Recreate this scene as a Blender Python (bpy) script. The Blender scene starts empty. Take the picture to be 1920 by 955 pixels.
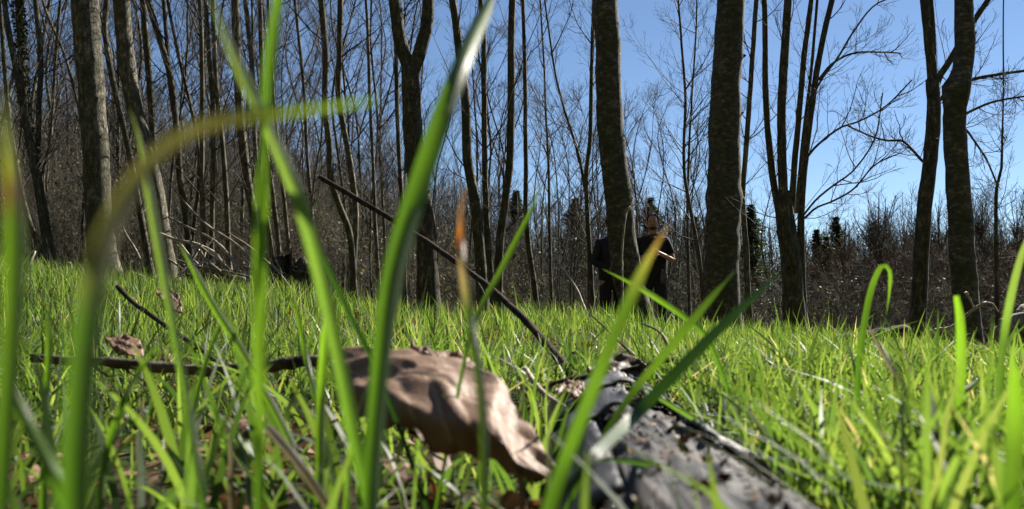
import bpy, math, random
import numpy as np
from mathutils import Vector, Matrix

# ------------------------------------------------------------------ camera, sky, sun, exposure
SC = bpy.context.scene
COL = SC.collection
F = 1600.0                       # focal length in pixels of a 1920 wide picture
CAMZ = 0.12
HORIZON = 590.0
PITCH = math.atan((HORIZON - 477.5) / F)
camd = bpy.data.cameras.new('camera')
cam = bpy.data.objects.new('camera', camd)
COL.objects.link(cam)
cam.location = (0, 0, CAMZ)
cam.rotation_euler = (math.pi / 2 + PITCH, 0, 0)
camd.sensor_width = 36
camd.lens = 36 * F / 1920
camd.clip_start = 0.01
camd.clip_end = 6000
camd.dof.use_dof = True
camd.dof.focus_distance = 4.5
camd.dof.aperture_fstop = 13.0
SC.camera = cam

SUN_AZ = math.radians(45)        # clockwise from the view direction
SUN_EL = math.radians(36)
w = bpy.data.worlds.new("World")
SC.world = w
w.use_nodes = True
nt = w.node_tree
bg = nt.nodes['Background']
sky = nt.nodes.new('ShaderNodeTexSky')
sky.sky_type = 'NISHITA'
sky.sun_disc = False
sky.sun_elevation = SUN_EL
sky.sun_rotation = SUN_AZ
sky.air_density = 1.0
sky.dust_density = 0.05
sky.altitude = 1800
sky.ozone_density = 3.0
nt.links.new(sky.outputs[0], bg.inputs[0])
bg.inputs[1].default_value = 0.05
sund = bpy.data.lights.new('sun', 'SUN')
sund.energy = 5.0
sund.angle = math.radians(0.5)
sund.color = (1.0, 0.93, 0.82)
sun = bpy.data.objects.new('sun', sund)
COL.objects.link(sun)
sd = Vector((math.sin(SUN_AZ) * math.cos(SUN_EL), math.cos(SUN_AZ) * math.cos(SUN_EL), math.sin(SUN_EL)))
sun.rotation_euler = (-sd).to_track_quat('-Z', 'Y').to_euler()
sun.location = (10, 10, 20)
SC.view_settings.view_transform = 'Standard'
SC.view_settings.look = 'None'
SC.view_settings.exposure = 1.3
SC.view_settings.gamma = 1.0
SC.render.engine = 'CYCLES'
SC.cycles.max_bounces = 6
SC.cycles.diffuse_bounces = 3
SC.cycles.glossy_bounces = 2
SC.cycles.transmission_bounces = 4
SC.cycles.caustics_reflective = False
SC.cycles.caustics_refractive = False
SC.cycles.sample_clamp_indirect = 4.0
try:
    SC.cycles.use_denoising = True
    SC.cycles.denoiser = 'OPENIMAGEDENOISE'
except Exception:
    pass

rng = np.random.default_rng(7)
random.seed(7)
cp, sp = math.cos(PITCH), math.sin(PITCH)
FWD = np.array([0, cp, sp]); UPV = np.array([0, -sp, cp]); RGT = np.array([1.0, 0, 0])
CAM = np.array([0, 0, CAMZ])


def ray(px, py):
    return FWD + (px - 960) / F * RGT - (py - 477.5) / F * UPV


def at(px, py, d):
    """a point seen in that direction at distance d"""
    return CAM + d * ray(px, py)


def atY(px, py, Y):
    r = ray(px, py)
    return CAM + r * (Y / r[1])


def sst(a, b, x):
    t = np.clip((np.asarray(x, float) - a) / (b - a), 0, 1)
    return t * t * (3 - 2 * t)


def G(x, y):
    """height of the ground"""
    x = np.asarray(x, float); y = np.asarray(y, float)
    left = .122 * np.logaddexp(0, -(np.maximum(x, -13) + .25) * 4) / 4 * sst(.5, 4.5, y)
    mound = .055 * np.exp(-((y - 3.6) / 1.7) ** 2) * np.exp(-((x - .4) / 2.6) ** 2)
    drop = -.30 * sst(4.5, 11, y) * sst(-3, 0, x)
    bank = sst(17, 46, y) * (2.4 * sst(6, -20, x) + .3)
    bump = .008 * np.sin(x * 5.1 + 1.3 * np.sin(y * 3.3)) + .008 * np.sin(y * 6.3 + np.sin(x * 4.7))
    # unseen slopes added at the camera's back and far left to block skylight
    behind = 28 * sst(-2.0, -18, y) + 9 * sst(-16, -34, x) * sst(40, 10, y)
    right = -.062 * np.clip(x - .1, 0, 9) * sst(.3, 2.2, y)
    return left + mound + drop + bank + bump + behind + right


# ------------------------------------------------------------------ mesh helpers
def mesh_from(name, V, Q, mats, attrs=None, smooth=True, midx=None):
    """V (n,3), Q list of arrays (m,k)"""
    me = bpy.data.meshes.new(name)
    V = np.asarray(V, np.float32)
    if not isinstance(Q, list):
        Q = [Q]
    Q = [np.asarray(q, np.int32) for q in Q if len(q)]
    nl = sum(q.size for q in Q); nf = sum(len(q) for q in Q)
    me.vertices.add(len(V)); me.vertices.foreach_set('co', V.ravel())
    me.loops.add(nl); me.loops.foreach_set('vertex_index', np.concatenate([q.ravel() for q in Q]))
    me.polygons.add(nf)
    tot = np.concatenate([np.full(len(q), q.shape[1], np.int32) for q in Q])
    st = np.concatenate([[0], np.cumsum(tot)[:-1]]).astype(np.int32)
    me.polygons.foreach_set('loop_start', st)
    me.polygons.foreach_set('loop_total', tot)
    me.update(calc_edges=True)
    if smooth:
        me.polygons.foreach_set('use_smooth', np.ones(nf, bool))
    if midx is not None:
        me.polygons.foreach_set('material_index', np.asarray(midx, np.int32))
    for m in (mats if isinstance(mats, (list, tuple)) else [mats]):
        me.materials.append(m)
    for k, a in (attrs or {}).items():
        at_ = me.attributes.new(k, 'FLOAT', 'POINT')
        at_.data.foreach_set('value', np.asarray(a, np.float32))
    me.validate()
    return me


def link(name, me, parent=None, label=None, cat=None, group=None, kind=None, loc=None):
    o = bpy.data.objects.new(name, me)
    COL.objects.link(o)
    if parent is not None:
        o.parent = parent
    if loc is not None:
        o.location = loc
    if label: o['label'] = label
    if cat: o['category'] = cat
    if group: o['group'] = group
    if kind: o['kind'] = kind
    return o


def smooth_path(P, n):
    """Catmull-Rom through the rows of P (any width), n samples"""
    P = np.asarray(P, float)
    if len(P) < 3:
        t = np.linspace(0, 1, n)[:, None]
        return P[0] * (1 - t) + P[-1] * t
    d = np.concatenate([[0], np.cumsum(np.linalg.norm(np.diff(P[:, :3], axis=0), axis=1) + 1e-9)])
    s = np.linspace(0, d[-1], n)
    i = np.clip(np.searchsorted(d, s, side='right') - 1, 0, len(P) - 2)
    t = ((s - d[i]) / (d[i + 1] - d[i]))[:, None]
    Pm = P[np.maximum(i - 1, 0)]; P0 = P[i]; P1 = P[i + 1]; P2 = P[np.minimum(i + 2, len(P) - 1)]
    dm = (d[i + 1] - d[np.maximum(i - 1, 0)])[:, None]; d1 = (d[i + 1] - d[i])[:, None]
    dp = (d[np.minimum(i + 2, len(P) - 1)] - d[i])[:, None]
    m0 = (P1 - Pm) / np.maximum(dm, 1e-9) * d1; m1 = (P2 - P0) / np.maximum(dp, 1e-9) * d1
    t2 = t * t; t3 = t2 * t
    return (2 * t3 - 3 * t2 + 1) * P0 + (t3 - 2 * t2 + t) * m0 + (-2 * t3 + 3 * t2) * P1 + (t3 - t2) * m1


class Acc:
    """collects vertices and faces"""
    def __init__(s):
        s.V = []; s.Q = {}; s.n = 0; s.A = {}

    def add(s, V, Qs, **attrs):
        V = np.asarray(V, float).reshape(-1, 3)
        for q in (Qs if isinstance(Qs, list) else [Qs]):
            q = np.asarray(q)
            s.Q.setdefault(q.shape[1], []).append(q + s.n)
        s.V.append(V); s.n += len(V)
        for k, a in attrs.items():
            s.A.setdefault(k, []).append(np.broadcast_to(np.asarray(a, float), (len(V),)))

    def mesh(s, name, mats, origin=(0, 0, 0), smooth=True):
        V = np.concatenate(s.V) - np.asarray(origin)
        return mesh_from(name, V, [np.concatenate(q) for q in s.Q.values()], mats,
                         {k: np.concatenate(a) for k, a in s.A.items()}, smooth)


def tubes(acc, P, R, k=4, rough=0.0, cap=True, **attrs):
    """P (N,m,3), R (N,m): N tapered tubes"""
    P = np.asarray(P, float); R = np.asarray(R, float)
    if P.ndim == 2:
        P = P[None]; R = R[None]
    N, m, _ = P.shape
    T = np.empty_like(P)
    T[:, 1:-1] = P[:, 2:] - P[:, :-2]; T[:, 0] = P[:, 1] - P[:, 0]; T[:, -1] = P[:, -1] - P[:, -2]
    T /= np.linalg.norm(T, axis=2, keepdims=True) + 1e-12
    mean = T.mean(axis=1)
    ref = np.where(np.abs(mean[:, 2:3]) > .75, np.array([[0., 1, 0]]), np.array([[0., 0, 1]]))
    A = np.cross(T, ref[:, None, :]); A /= np.linalg.norm(A, axis=2, keepdims=True) + 1e-12
    B = np.cross(T, A)
    ang = np.arange(k) / k * 2 * math.pi
    rr = R[:, :, None] * np.ones(k)
    if rough:
        rr = rr * (1 + rough * rng.normal(size=rr.shape))
    V = P[:, :, None] + rr[..., None] * (np.cos(ang)[None, None, :, None] * A[:, :, None] + np.sin(ang)[None, None, :, None] * B[:, :, None])
    idx = np.arange(N * m * k).reshape(N, m, k)
    a = idx[:, :-1]; b = idx[:, 1:]
    Q = np.stack([a, np.roll(a, -1, 2), np.roll(b, -1, 2), b], -1).reshape(-1, 4)
    Qs = [Q]
    if cap and k > 3:
        Qs.append(idx[:, -1, :].reshape(N, k)); Qs.append(idx[:, 0, ::-1].reshape(N, k))
    acc.add(V, Qs, **attrs)


def unit(v):
    return v / (np.linalg.norm(v, axis=-1, keepdims=True) + 1e-12)


def spawn(P, R, K, m, length, spread, up, t0=.15, t1=1.0, rfac=.55, wig=.06, rtip=.25, lenpow=1.0):
    """K children on each parent path; returns paths and radii"""
    N, M, _ = P.shape
    t = rng.uniform(t0, t1, (N, K))
    s = t * (M - 1); i = np.clip(s.astype(int), 0, M - 2); f = (s - i)[..., None]
    ar = np.arange(N)[:, None]
    base = P[ar, i] * (1 - f) + P[ar, i + 1] * f
    tan = unit(P[ar, i + 1] - P[ar, i])
    rad = R[ar, i] * (1 - f[..., 0]) + R[ar, i + 1] * f[..., 0]
    rv = rng.normal(size=tan.shape)
    perp = unit(rv - (rv * tan).sum(-1, keepdims=True) * tan)
    sprd = np.radians(rng.normal(spread, spread * .18, t.shape))[..., None]
    d = np.cos(sprd) * tan + np.sin(sprd) * perp
    L = (length * rng.uniform(.55, 1.15, t.shape) * (1.05 - .75 * t) ** lenpow)[..., None]
    u = np.linspace(0, 1, m)
    Pc = base[:, :, None] + d[:, :, None] * (L[:, :, None] * u[None, None, :, None])
    Pc[..., 2] += up * L * u ** 2
    wv = rng.normal(size=Pc.shape) * wig * L[:, :, None]
    wv[:, :, 0] = 0
    Pc = Pc + np.cumsum(wv, 2) * .7
    r0 = rad * rfac * rng.uniform(.7, 1.1, rad.shape)
    Rc = r0[..., None] * (1 - (1 - rtip) * u)
    return Pc.reshape(-1, m, 3), Rc.reshape(-1, m)


# ------------------------------------------------------------------ materials
def new_mat(name):
    m = bpy.data.materials.new(name); m.use_nodes = True
    n = m.node_tree; n.nodes.clear()
    out = n.nodes.new('ShaderNodeOutputMaterial')
    return m, n, out


def N_(n, typ, **kw):
    x = n.nodes.new(typ)
    for k, v in kw.items():
        if k in ('inp',):
            for a, b in v.items():
                x.inputs[a].default_value = b
        else:
            setattr(x, k, v)
    return x


def ramp(n, stops, interp='LINEAR'):
    r = n.nodes.new('ShaderNodeValToRGB')
    r.color_ramp.interpolation = interp
    e = r.color_ramp.elements
    while len(e) < len(stops):
        e.new(.5)
    for x, (p, c) in zip(e, stops):
        x.position = p; x.color = (c[0], c[1], c[2], 1)
    return r


def bark_mat(name, dark, mid, light, scale=18, lichen=.25, zs=.35, bump=.6, rand=True, rough=.85):
    m, n, out = new_mat(name)
    L = n.links.new
    tc = N_(n, 'ShaderNodeTexCoord')
    mp = N_(n, 'ShaderNodeMapping'); mp.inputs['Scale'].default_value = (1, 1, zs)
    L(tc.outputs['Object'], mp.inputs[0])
    if rand:
        oi = N_(n, 'ShaderNodeObjectInfo')
        vm = N_(n, 'ShaderNodeVectorMath', operation='SCALE'); vm.inputs[0].default_value = (37, 19, 53)
        L(oi.outputs['Random'], vm.inputs['Scale']); L(vm.outputs[0], mp.inputs['Location'])
    no = N_(n, 'ShaderNodeTexNoise', inp={'Scale': scale, 'Detail': 8, 'Roughness': .68})
    L(mp.outputs[0], no.inputs['Vector'])
    rp = ramp(n, [(.30, dark), (.52, mid), (.72, light)])
    L(no.outputs['Fac'], rp.inputs[0])
    n2 = N_(n, 'ShaderNodeTexNoise', inp={'Scale': scale * 2.6, 'Detail': 5, 'Roughness': .7})
    mp2 = N_(n, 'ShaderNodeMapping'); L(tc.outputs['Object'], mp2.inputs[0]); L(mp2.outputs[0], n2.inputs['Vector'])
    r2 = ramp(n, [(.54, (0, 0, 0)), (.62, (1, 1, 1))]); L(n2.outputs['Fac'], r2.inputs[0])
    mu = N_(n, 'ShaderNodeMath', operation='MULTIPLY'); L(r2.outputs[0], mu.inputs[0]); mu.inputs[1].default_value = lichen
    mx = N_(n, 'ShaderNodeMix', data_type='RGBA'); L(mu.outputs[0], mx.inputs[0]); L(rp.outputs[0], mx.inputs[6])
    mx.inputs[7].default_value = (.27, .29, .17, 1)
    # broad green algae
    n3 = N_(n, 'ShaderNodeTexNoise', inp={'Scale': 2.2, 'Detail': 3}); L(mp.outputs[0], n3.inputs['Vector'])
    r3 = ramp(n, [(.42, (0, 0, 0)), (.68, (.6, .6, .6))]); L(n3.outputs['Fac'], r3.inputs[0])
    mx2 = N_(n, 'ShaderNodeMix', data_type='RGBA'); L(r3.outputs[0], mx2.inputs[0]); L(mx.outputs[2], mx2.inputs[6])
    mx2.inputs[7].default_value = (.055, .06, .025, 1)
    mp4 = N_(n, 'ShaderNodeMapping'); mp4.inputs['Scale'].default_value = (1, 1, 3.2); L(tc.outputs['Object'], mp4.inputs[0])
    n4 = N_(n, 'ShaderNodeTexNoise', inp={'Scale': 5.5, 'Detail': 7, 'Roughness': .6}); L(mp4.outputs[0], n4.inputs['Vector'])
    r4 = ramp(n, [(.27, (.35, .35, .35)), (.40, (1, 1, 1)), (.60, (1, 1, 1)), (.68, (1.9, 1.9, 1.8))]); L(n4.outputs['Fac'], r4.inputs[0])
    m4 = N_(n, 'ShaderNodeVectorMath', operation='MULTIPLY'); L(mx2.outputs[2], m4.inputs[0]); L(r4.outputs[0], m4.inputs[1])
    pb = N_(n, 'ShaderNodeBsdfPrincipled', inp={'Roughness': rough})
    pb.inputs['Specular IOR Level'].default_value = .25
    L(m4.outputs[0], pb.inputs['Base Color'])
    bp = N_(n, 'ShaderNodeBump', inp={'Strength': bump, 'Distance': .035})
    ad = N_(n, 'ShaderNodeMath', operation='ADD'); L(no.outputs['Fac'], ad.inputs[0]); L(n2.outputs['Fac'], ad.inputs[1])
    L(ad.outputs[0], bp.inputs['Height']); L(bp.outputs[0], pb.inputs['Normal'])
    L(pb.outputs[0], out.inputs[0])
    return m


def leafy_mat(name, stops, trans, rough=.4, spec=.5, tmix=.45, tipcol=None, vein=0):
    """stops: colour by per-blade attribute 'tint'; attribute 'along' 0 at the base, 1 at the tip"""
    m, n, out = new_mat(name)
    L = n.links.new
    a = N_(n, 'ShaderNodeAttribute', attribute_name='tint')
    rp = ramp(n, stops); L(a.outputs['Fac'], rp.inputs[0])
    col = rp.outputs[0]
    al = N_(n, 'ShaderNodeAttribute', attribute_name='along')
    if tipcol:
        rt = ramp(n, [(tipcol[0], (0, 0, 0)), (tipcol[1], (1, 1, 1))]); L(al.outputs['Fac'], rt.inputs[0])
        mx = N_(n, 'ShaderNodeMix', data_type='RGBA'); L(rt.outputs[0], mx.inputs[0]); L(col, mx.inputs[6])
        mx.inputs[7].default_value = (*tipcol[2], 1); col = mx.outputs[2]
    tc = N_(n, 'ShaderNodeTexCoord')
    no = N_(n, 'ShaderNodeTexNoise', inp={'Scale': 60 if vein else 9, 'Detail': 4}); L(tc.outputs['Object'], no.inputs['Vector'])
    mr = N_(n, 'ShaderNodeMapRange', inp={'To Min': .72, 'To Max': 1.28}); L(no.outputs['Fac'], mr.inputs[0])
    if vein:
        # lengthwise veins by the across-blade attribute
        ac = N_(n, 'ShaderNodeAttribute', attribute_name='across')
        wv = N_(n, 'ShaderNodeMath', operation='MULTIPLY'); wv.inputs[1].default_value = vein; L(ac.outputs['Fac'], wv.inputs[0])
        sn = N_(n, 'ShaderNodeMath', operation='SINE'); L(wv.outputs[0], sn.inputs[0])
        mr2 = N_(n, 'ShaderNodeMapRange', inp={'From Min': -1, 'To Min': .85, 'To Max': 1.12}); L(sn.outputs[0], mr2.inputs[0])
        mm = N_(n, 'ShaderNodeMath', operation='MULTIPLY'); L(mr.outputs[0], mm.inputs[0]); L(mr2.outputs[0], mm.inputs[1])
        fac = mm.outputs[0]
    else:
        fac = mr.outputs[0]
    vs = N_(n, 'ShaderNodeVectorMath', operation='SCALE'); L(col, vs.inputs[0]); L(fac, vs.inputs['Scale'])
    col = vs.outputs[0]
    pb = N_(n, 'ShaderNodeBsdfPrincipled', inp={'Roughness': rough})
    pb.inputs['Specular IOR Level'].default_value = spec
    L(col, pb.inputs['Base Color'])
    tr = N_(n, 'ShaderNodeBsdfTranslucent')
    tv = N_(n, 'ShaderNodeVectorMath', operation='MULTIPLY'); L(col, tv.inputs[0]); tv.inputs[1].default_value = trans
    L(tv.outputs[0], tr.inputs[0])
    ms = N_(n, 'ShaderNodeMixShader', inp={0: tmix}); L(pb.outputs[0], ms.inputs[1]); L(tr.outputs[0], ms.inputs[2])
    L(ms.outputs[0], out.inputs[0])
    return m


def simple_mat(name, c1, c2, scale=30, rough=.8, spec=.3, bump=.3, detail=6, stretch=(1, 1, 1), lo=.35, hi=.65, dist=.01):
    m, n, out = new_mat(name)
    L = n.links.new
    tc = N_(n, 'ShaderNodeTexCoord')
    mp = N_(n, 'ShaderNodeMapping'); mp.inputs['Scale'].default_value = stretch; L(tc.outputs['Object'], mp.inputs[0])
    no = N_(n, 'ShaderNodeTexNoise', inp={'Scale': scale, 'Detail': detail, 'Roughness': .62}); L(mp.outputs[0], no.inputs['Vector'])
    rp = ramp(n, [(lo, c1), (hi, c2)]); L(no.outputs['Fac'], rp.inputs[0])
    pb = N_(n, 'ShaderNodeBsdfPrincipled', inp={'Roughness': rough}); pb.inputs['Specular IOR Level'].default_value = spec
    L(rp.outputs[0], pb.inputs['Base Color'])
    bp = N_(n, 'ShaderNodeBump', inp={'Strength': bump, 'Distance': dist}); L(no.outputs['Fac'], bp.inputs['Height']); L(bp.outputs[0], pb.inputs['Normal'])
    L(pb.outputs[0], out.inputs[0])
    return m


M_bark = bark_mat('bark', (.022, .019, .015), (.085, .074, .056), (.36, .32, .235), scale=22, lichen=.45)
M_bark_smooth = bark_mat('smooth_bark', (.03, .028, .022), (.09, .084, .064), (.32, .295, .22), scale=12, lichen=.16, zs=1.6, bump=.25)
M_bark_pale = bark_mat('pale_bark', (.03, .027, .021), (.125, .11, .085), (.56, .50, .39), scale=26, lichen=.6)
M_twig = simple_mat('twig_bark', (.03, .025, .019), (.09, .075, .057), scale=6, bump=0)
M_twig_grey = simple_mat('brush_bark', (.045, .040, .032), (.15, .135, .105), scale=3, bump=0)
M_twig_brown = simple_mat('brown_brush', (.06, .045, .03), (.17, .125, .085), scale=2, bump=0)
M_dead = simple_mat('dead_wood', (.10, .08, .06), (.42, .36, .28), scale=40, stretch=(1, 1, .3), bump=.5)
M_deadpale = simple_mat('bleached_wood', (.28, .22, .17), (.62, .54, .44), scale=30, bump=.5)
M_dead_dark = simple_mat('weathered_dark_branch', (.02, .016, .013), (.14, .115, .09), scale=45, bump=.9, rough=.8, dist=.006)
M_darkstick = simple_mat('dark_wet_stick', (.018, .014, .011), (.075, .056, .040), scale=70, spec=.08, bump=.6, rough=.85, dist=.003)
M_grass = leafy_mat('grass', [(0, (.016, .036, .010)), (.4, (.040, .076, .016)), (.8, (.084, .128, .029)), (.95, (.125, .155, .05)), (1, (.24, .21, .14))],
                    (3.0, 2.95, 1.5), rough=.48, spec=.4, tmix=.5)
M_ivy = leafy_mat('ivy_leaf', [(0, (.012, .022, .009)), (1, (.03, .045, .016))], (1.5, 1.6, .6), rough=.6, tmix=.25)
M_pine = leafy_mat('pine_needles', [(0, (.018, .028, .014)), (1, (.05, .065, .03))], (1.4, 1.6, .6), rough=.5, tmix=.25)
M_litter = leafy_mat('dead_leaf_litter', [(0, (.07, .035, .018)), (.5, (.17, .095, .05)), (1, (.34, .23, .14))], (1.2, 1.0, .7), rough=.6, spec=.3, tmix=.25)

# ------------------------------------------------------------------ ground
ax = np.concatenate([-np.geomspace(420, .35, 70), np.linspace(-.3, .3, 13), np.geomspace(.35, 420, 70)])
ay = np.concatenate([-np.geomspace(120, .5, 30), np.linspace(-.4, 1.0, 29), np.geomspace(1.06, 900, 110)])
gx, gy = np.meshgrid(ax, ay)
gz = G(gx, gy)
V = np.stack([gx, gy, gz], -1).reshape(-1, 3)
ii = np.arange(V.shape[0]).reshape(gx.shape)
Q = np.stack([ii[:-1, :-1], ii[:-1, 1:], ii[1:, 1:], ii[1:, :-1]], -1).reshape(-1, 4)
m, n, out = new_mat('woodland_ground')
L = n.links.new
tc = N_(n, 'ShaderNodeTexCoord')
n1 = N_(n, 'ShaderNodeTexNoise', inp={'Scale': 45, 'Detail': 9, 'Roughness': .7}); L(tc.outputs['Object'], n1.inputs['Vector'])
soil = ramp(n, [(.3, (.018, .013, .009)), (.55, (.05, .036, .022)), (.75, (.11, .08, .05))]); L(n1.outputs['Fac'], soil.inputs[0])
n2 = N_(n, 'ShaderNodeTexNoise', inp={'Scale': 3, 'Detail': 6}); L(tc.outputs['Object'], n2.inputs['Vector'])
r2 = ramp(n, [(.45, (0, 0, 0)), (.6, (1, 1, 1))]); L(n2.outputs['Fac'], r2.inputs[0])
mx = N_(n, 'ShaderNodeMix', data_type='RGBA'); L(r2.outputs[0], mx.inputs[0]); L(soil.outputs[0], mx.inputs[6]); mx.inputs[7].default_value = (.03, .05, .012, 1)
pb = N_(n, 'ShaderNodeBsdfPrincipled', inp={'Roughness': .95}); L(mx.outputs[2], pb.inputs['Base Color']); pb.inputs['Specular IOR Level'].default_value = .08
bp = N_(n, 'ShaderNodeBump', inp={'Strength': .8, 'Distance': .01}); L(n1.outputs['Fac'], bp.inputs['Height']); L(bp.outputs[0], pb.inputs['Normal'])
L(pb.outputs[0], out.inputs[0])
link('ground', mesh_from('ground', V, Q, m), kind='structure')

# ------------------------------------------------------------------ grass
LOGA = at(1140, 700, .85); LOGB = at(1330, 890, .33)          # ends of the fallen log, used to keep grass clear


def seg_dist(x, y, a, b):
    d = b[:2] - a[:2]; t = np.clip(((x - a[0]) * d[0] + (y - a[1]) * d[1]) / (d @ d), 0, 1)
    return np.hypot(x - a[0] - t * d[0], y - a[1] - t * d[1])


def blades(acc, x, y, h, wd, lean, tint, m=5, droop=.35):
    N = len(x)
    th = rng.uniform(0, 2 * math.pi, N)
    az = rng.uniform(0, 2 * math.pi, N)
    ld = np.stack([np.cos(az), np.sin(az)], -1)
    u = np.linspace(0, 1, m)
    lean = np.abs(rng.normal(0, lean, N)); cu = np.abs(rng.normal(0, droop, N))
    hor = h[:, None] * (lean[:, None] * u + cu[:, None] * u ** 2.2)
    ver = h[:, None] * (u - .35 * (lean + cu)[:, None] * u ** 2)
    P = np.zeros((N, m, 3))
    P[..., 0] = x[:, None] + ld[:, 0:1] * hor; P[..., 1] = y[:, None] + ld[:, 1:2] * hor
    P[..., 2] = G(x, y)[:, None] + ver - .004
    tw = th[:, None] + rng.normal(0, .5, N)[:, None] * u
    ww = wd[:, None] * np.array([.7, 1, .95, .7, .06] if m == 5 else np.interp(u, [0, .3, .6, .85, 1], [.7, 1, .9, .55, .06])) * .5
    W = np.stack([np.cos(tw) * ww, np.sin(tw) * ww, np.zeros_like(ww)], -1)
    V = np.stack([P - W, P + W], 2)
    ix = np.arange(N * m * 2).reshape(N, m, 2)
    Q = np.stack([ix[:, :-1, 0], ix[:, :-1, 1], ix[:, 1:, 1], ix[:, 1:, 0]], -1).reshape(-1, 4)
    acc.add(V, Q, tint=np.repeat(tint, m * 2), along=np.tile(np.repeat(u, 2), N))


def scatter(N, y0, y1, pad=.5, pw=1.0):
    t = rng.uniform(0, 1, N)
    y = np.sqrt(y0 ** 2 + t * (y1 ** 2 - y0 ** 2)) if pw == 1 else y0 * (y1 / y0) ** t
    x = rng.uniform(-1, 1, N) * (y * .66 + pad)
    return x, y


ga = Acc()
for (N, y0, y1, pad, h0, h1, wd) in [(6500, .24, .85, .10, .035, .095, .0034), (10000, .85, 1.7, .25, .05, .12, .0032), (34000, 1.7, 4.6, .4, .06, .16, .0032),
                                 (44000, 4.6, 9.5, .7, .07, .17, .0044), (34000, 9.5, 17, 1.0, .07, .15, .007)]:
    x, y = scatter(N, y0, y1, pad)
    clump = .5 + .5 * np.sin(x * 3.1 + 2 * np.sin(y * 1.7)) * np.sin(y * 2.7 + 1.5 * np.sin(x * 2.3))
    fine = .5 + .5 * np.sin(x * 17 + 3 * np.sin(y * 9)) * np.sin(y * 15 + 2 * np.sin(x * 11))
    pn = (np.sin(x * 1.3 + 1.7 * np.sin(y * .9 + 2)) + np.sin(y * 1.9 + 1.5 * np.sin(x * 2.1)) + .8 * np.sin(x * 6.1 + y * 4.3 + 2 * np.sin(y * 5))) / 2.8
    patchy = sst(-.75, -.1, pn)
    keep = rng.uniform(0, 1, N) < (.35 + .4 * clump + .35 * fine) * (.22 + .78 * patchy)
    keep &= (seg_dist(x, y, LOGA, LOGB) > .062)
    keep &= ~((seg_dist(x, y, at(600, 740, .42), at(1010, 900, .36)) < .035) & (y < .6))
    # the sward thins into the leaf litter under the trees
    edge = 8.5 + 1.2 * np.sin(x * 1.1) + np.where(x > 0, 3.5, 0)
    keep &= rng.uniform(0, 1, N) > sst(0, 3.5, y - edge) * .92
    keep &= np.hypot(x, y) > .22
    # flattened grass round the fallen wood
    for a_, b_, wd_ in ((at(1540, 650, 2.8), at(1700, 630, 2.9), .16), (at(1745, 620, 4.1), at(1850, 580, 4.0), .16), (at(1880, 640, 4.0), at(1960, 600, 4.0), .2),
                        (at(390, 510, 7.0), at(560, 530, 6.6), .22), (at(225, 540, 1.7), at(400, 670, 1.1), .04)):
        keep &= (seg_dist(x, y, a_, b_) > wd_) | (rng.uniform(0, 1, N) < .18)
    # a bare littered patch left of the log
    patch = np.exp(-(((x + .24) / .25) ** 2 + ((y - .75) / .32) ** 2))
    keep &= rng.uniform(0, 1, N) > patch * .93
    keep &= ~((x < .02) & (y < .9) & (rng.uniform(0, 1, N) < .62))
    x, y, clump = x[keep], y[keep], clump[keep]
    k = len(x)
    h = rng.uniform(h0, h1, k) * (.6 + .55 * clump) * (.6 + .5 * patchy[keep])
    if y0 < .8:
        h = np.minimum(h, .05 + .05 * rng.uniform(0, 1, k) + .03 * (x > .05))
    tall = rng.uniform(0, 1, k) < (.03 if y0 > 1 else .0)
    h = np.where(tall, h * 1.5, h) * (1 - .28 * sst(.25, 1.2, x))
    tint = np.clip(.15 + .75 * rng.uniform(0, 1, k) ** 1.1 + .1 * clump, 0, .95)
    tint = np.where(rng.uniform(0, 1, k) < .02, 1.0, tint)
    blades(ga, x, y, h, wd * rng.uniform(.6, 1.25, k), .28 if y0 < 1 else .17, tint, droop=.45 if y0 < 1 else .26)
# the lush bright sward right of the log
x = rng.uniform(.14, 1.3, 15000); y = rng.uniform(.3, 2.0, 15000)
kk = (x < y * .75 + .15) & (x > .078 + y * .10) & (rng.uniform(0, 1, 15000) < .5 + .5 * np.sin(x * 19 + 3 * np.sin(y * 13)))
x, y = x[kk], y[kk]; k = len(x)
blades(ga, x, y, rng.uniform(.045, .10, k) * (1 - .2 * sst(.3, 1, x)), .0032 * rng.uniform(.6, 1.25, k), .22, rng.uniform(.35, .95, k), droop=.3)
link('grass', ga.mesh('grass', M_grass), kind='stuff', label='bright green grass of the meadow, backlit by low sun', cat='grass')

# leaf litter
la = Acc()


def litter(N, y0, y1, size, pad=.5, lift=.0, pw=1):
    x, y = scatter(N, y0, y1, pad, pw)
    k = len(x)
    c = np.stack([x, y, G(x, y) + lift + rng.uniform(.002, .018, k)], -1)
    a = rng.uniform(0, 6.28, k); s = size * rng.uniform(.6, 1.3, k)
    d = np.stack([np.cos(a), np.sin(a), rng.normal(0, .35, k)], -1)
    e = np.stack([-np.sin(a), np.cos(a), rng.normal(0, .45, k)], -1) * .5
    up = np.array([0, 0, 1.])
    cu = rng.uniform(-.2, .45, k)[:, None]
    P = [c - d * s[:, None], c - d * .35 * s[:, None] + e * s[:, None] + up * cu * s[:, None], c + d * .45 * s[:, None] + e * .8 * s[:, None] + up * cu * s[:, None],
         c + d * s[:, None] + up * cu * .5 * s[:, None], c + d * .45 * s[:, None] - e * .8 * s[:, None] + up * cu * s[:, None], c - d * .35 * s[:, None] - e * s[:, None] + up * cu * s[:, None],
         c]
    V = np.stack(P, 1)
    ix = np.arange(k * 7).reshape(k, 7)
    Q = np.concatenate([ix[:, [0, 1, 6, 5]], ix[:, [1, 2, 6]].repeat(1, 0)[:, [0, 1, 2, 2]][:0], ], 0)
    T = np.concatenate([ix[:, [1, 2, 6]], ix[:, [2, 3, 6]], ix[:, [3, 4, 6]], ix[:, [4, 5, 6]]], 0)
    la.add(V, [Q, T], tint=np.repeat(rng.uniform(0, 1, k) ** 1.4, 7), along=0.)


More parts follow.
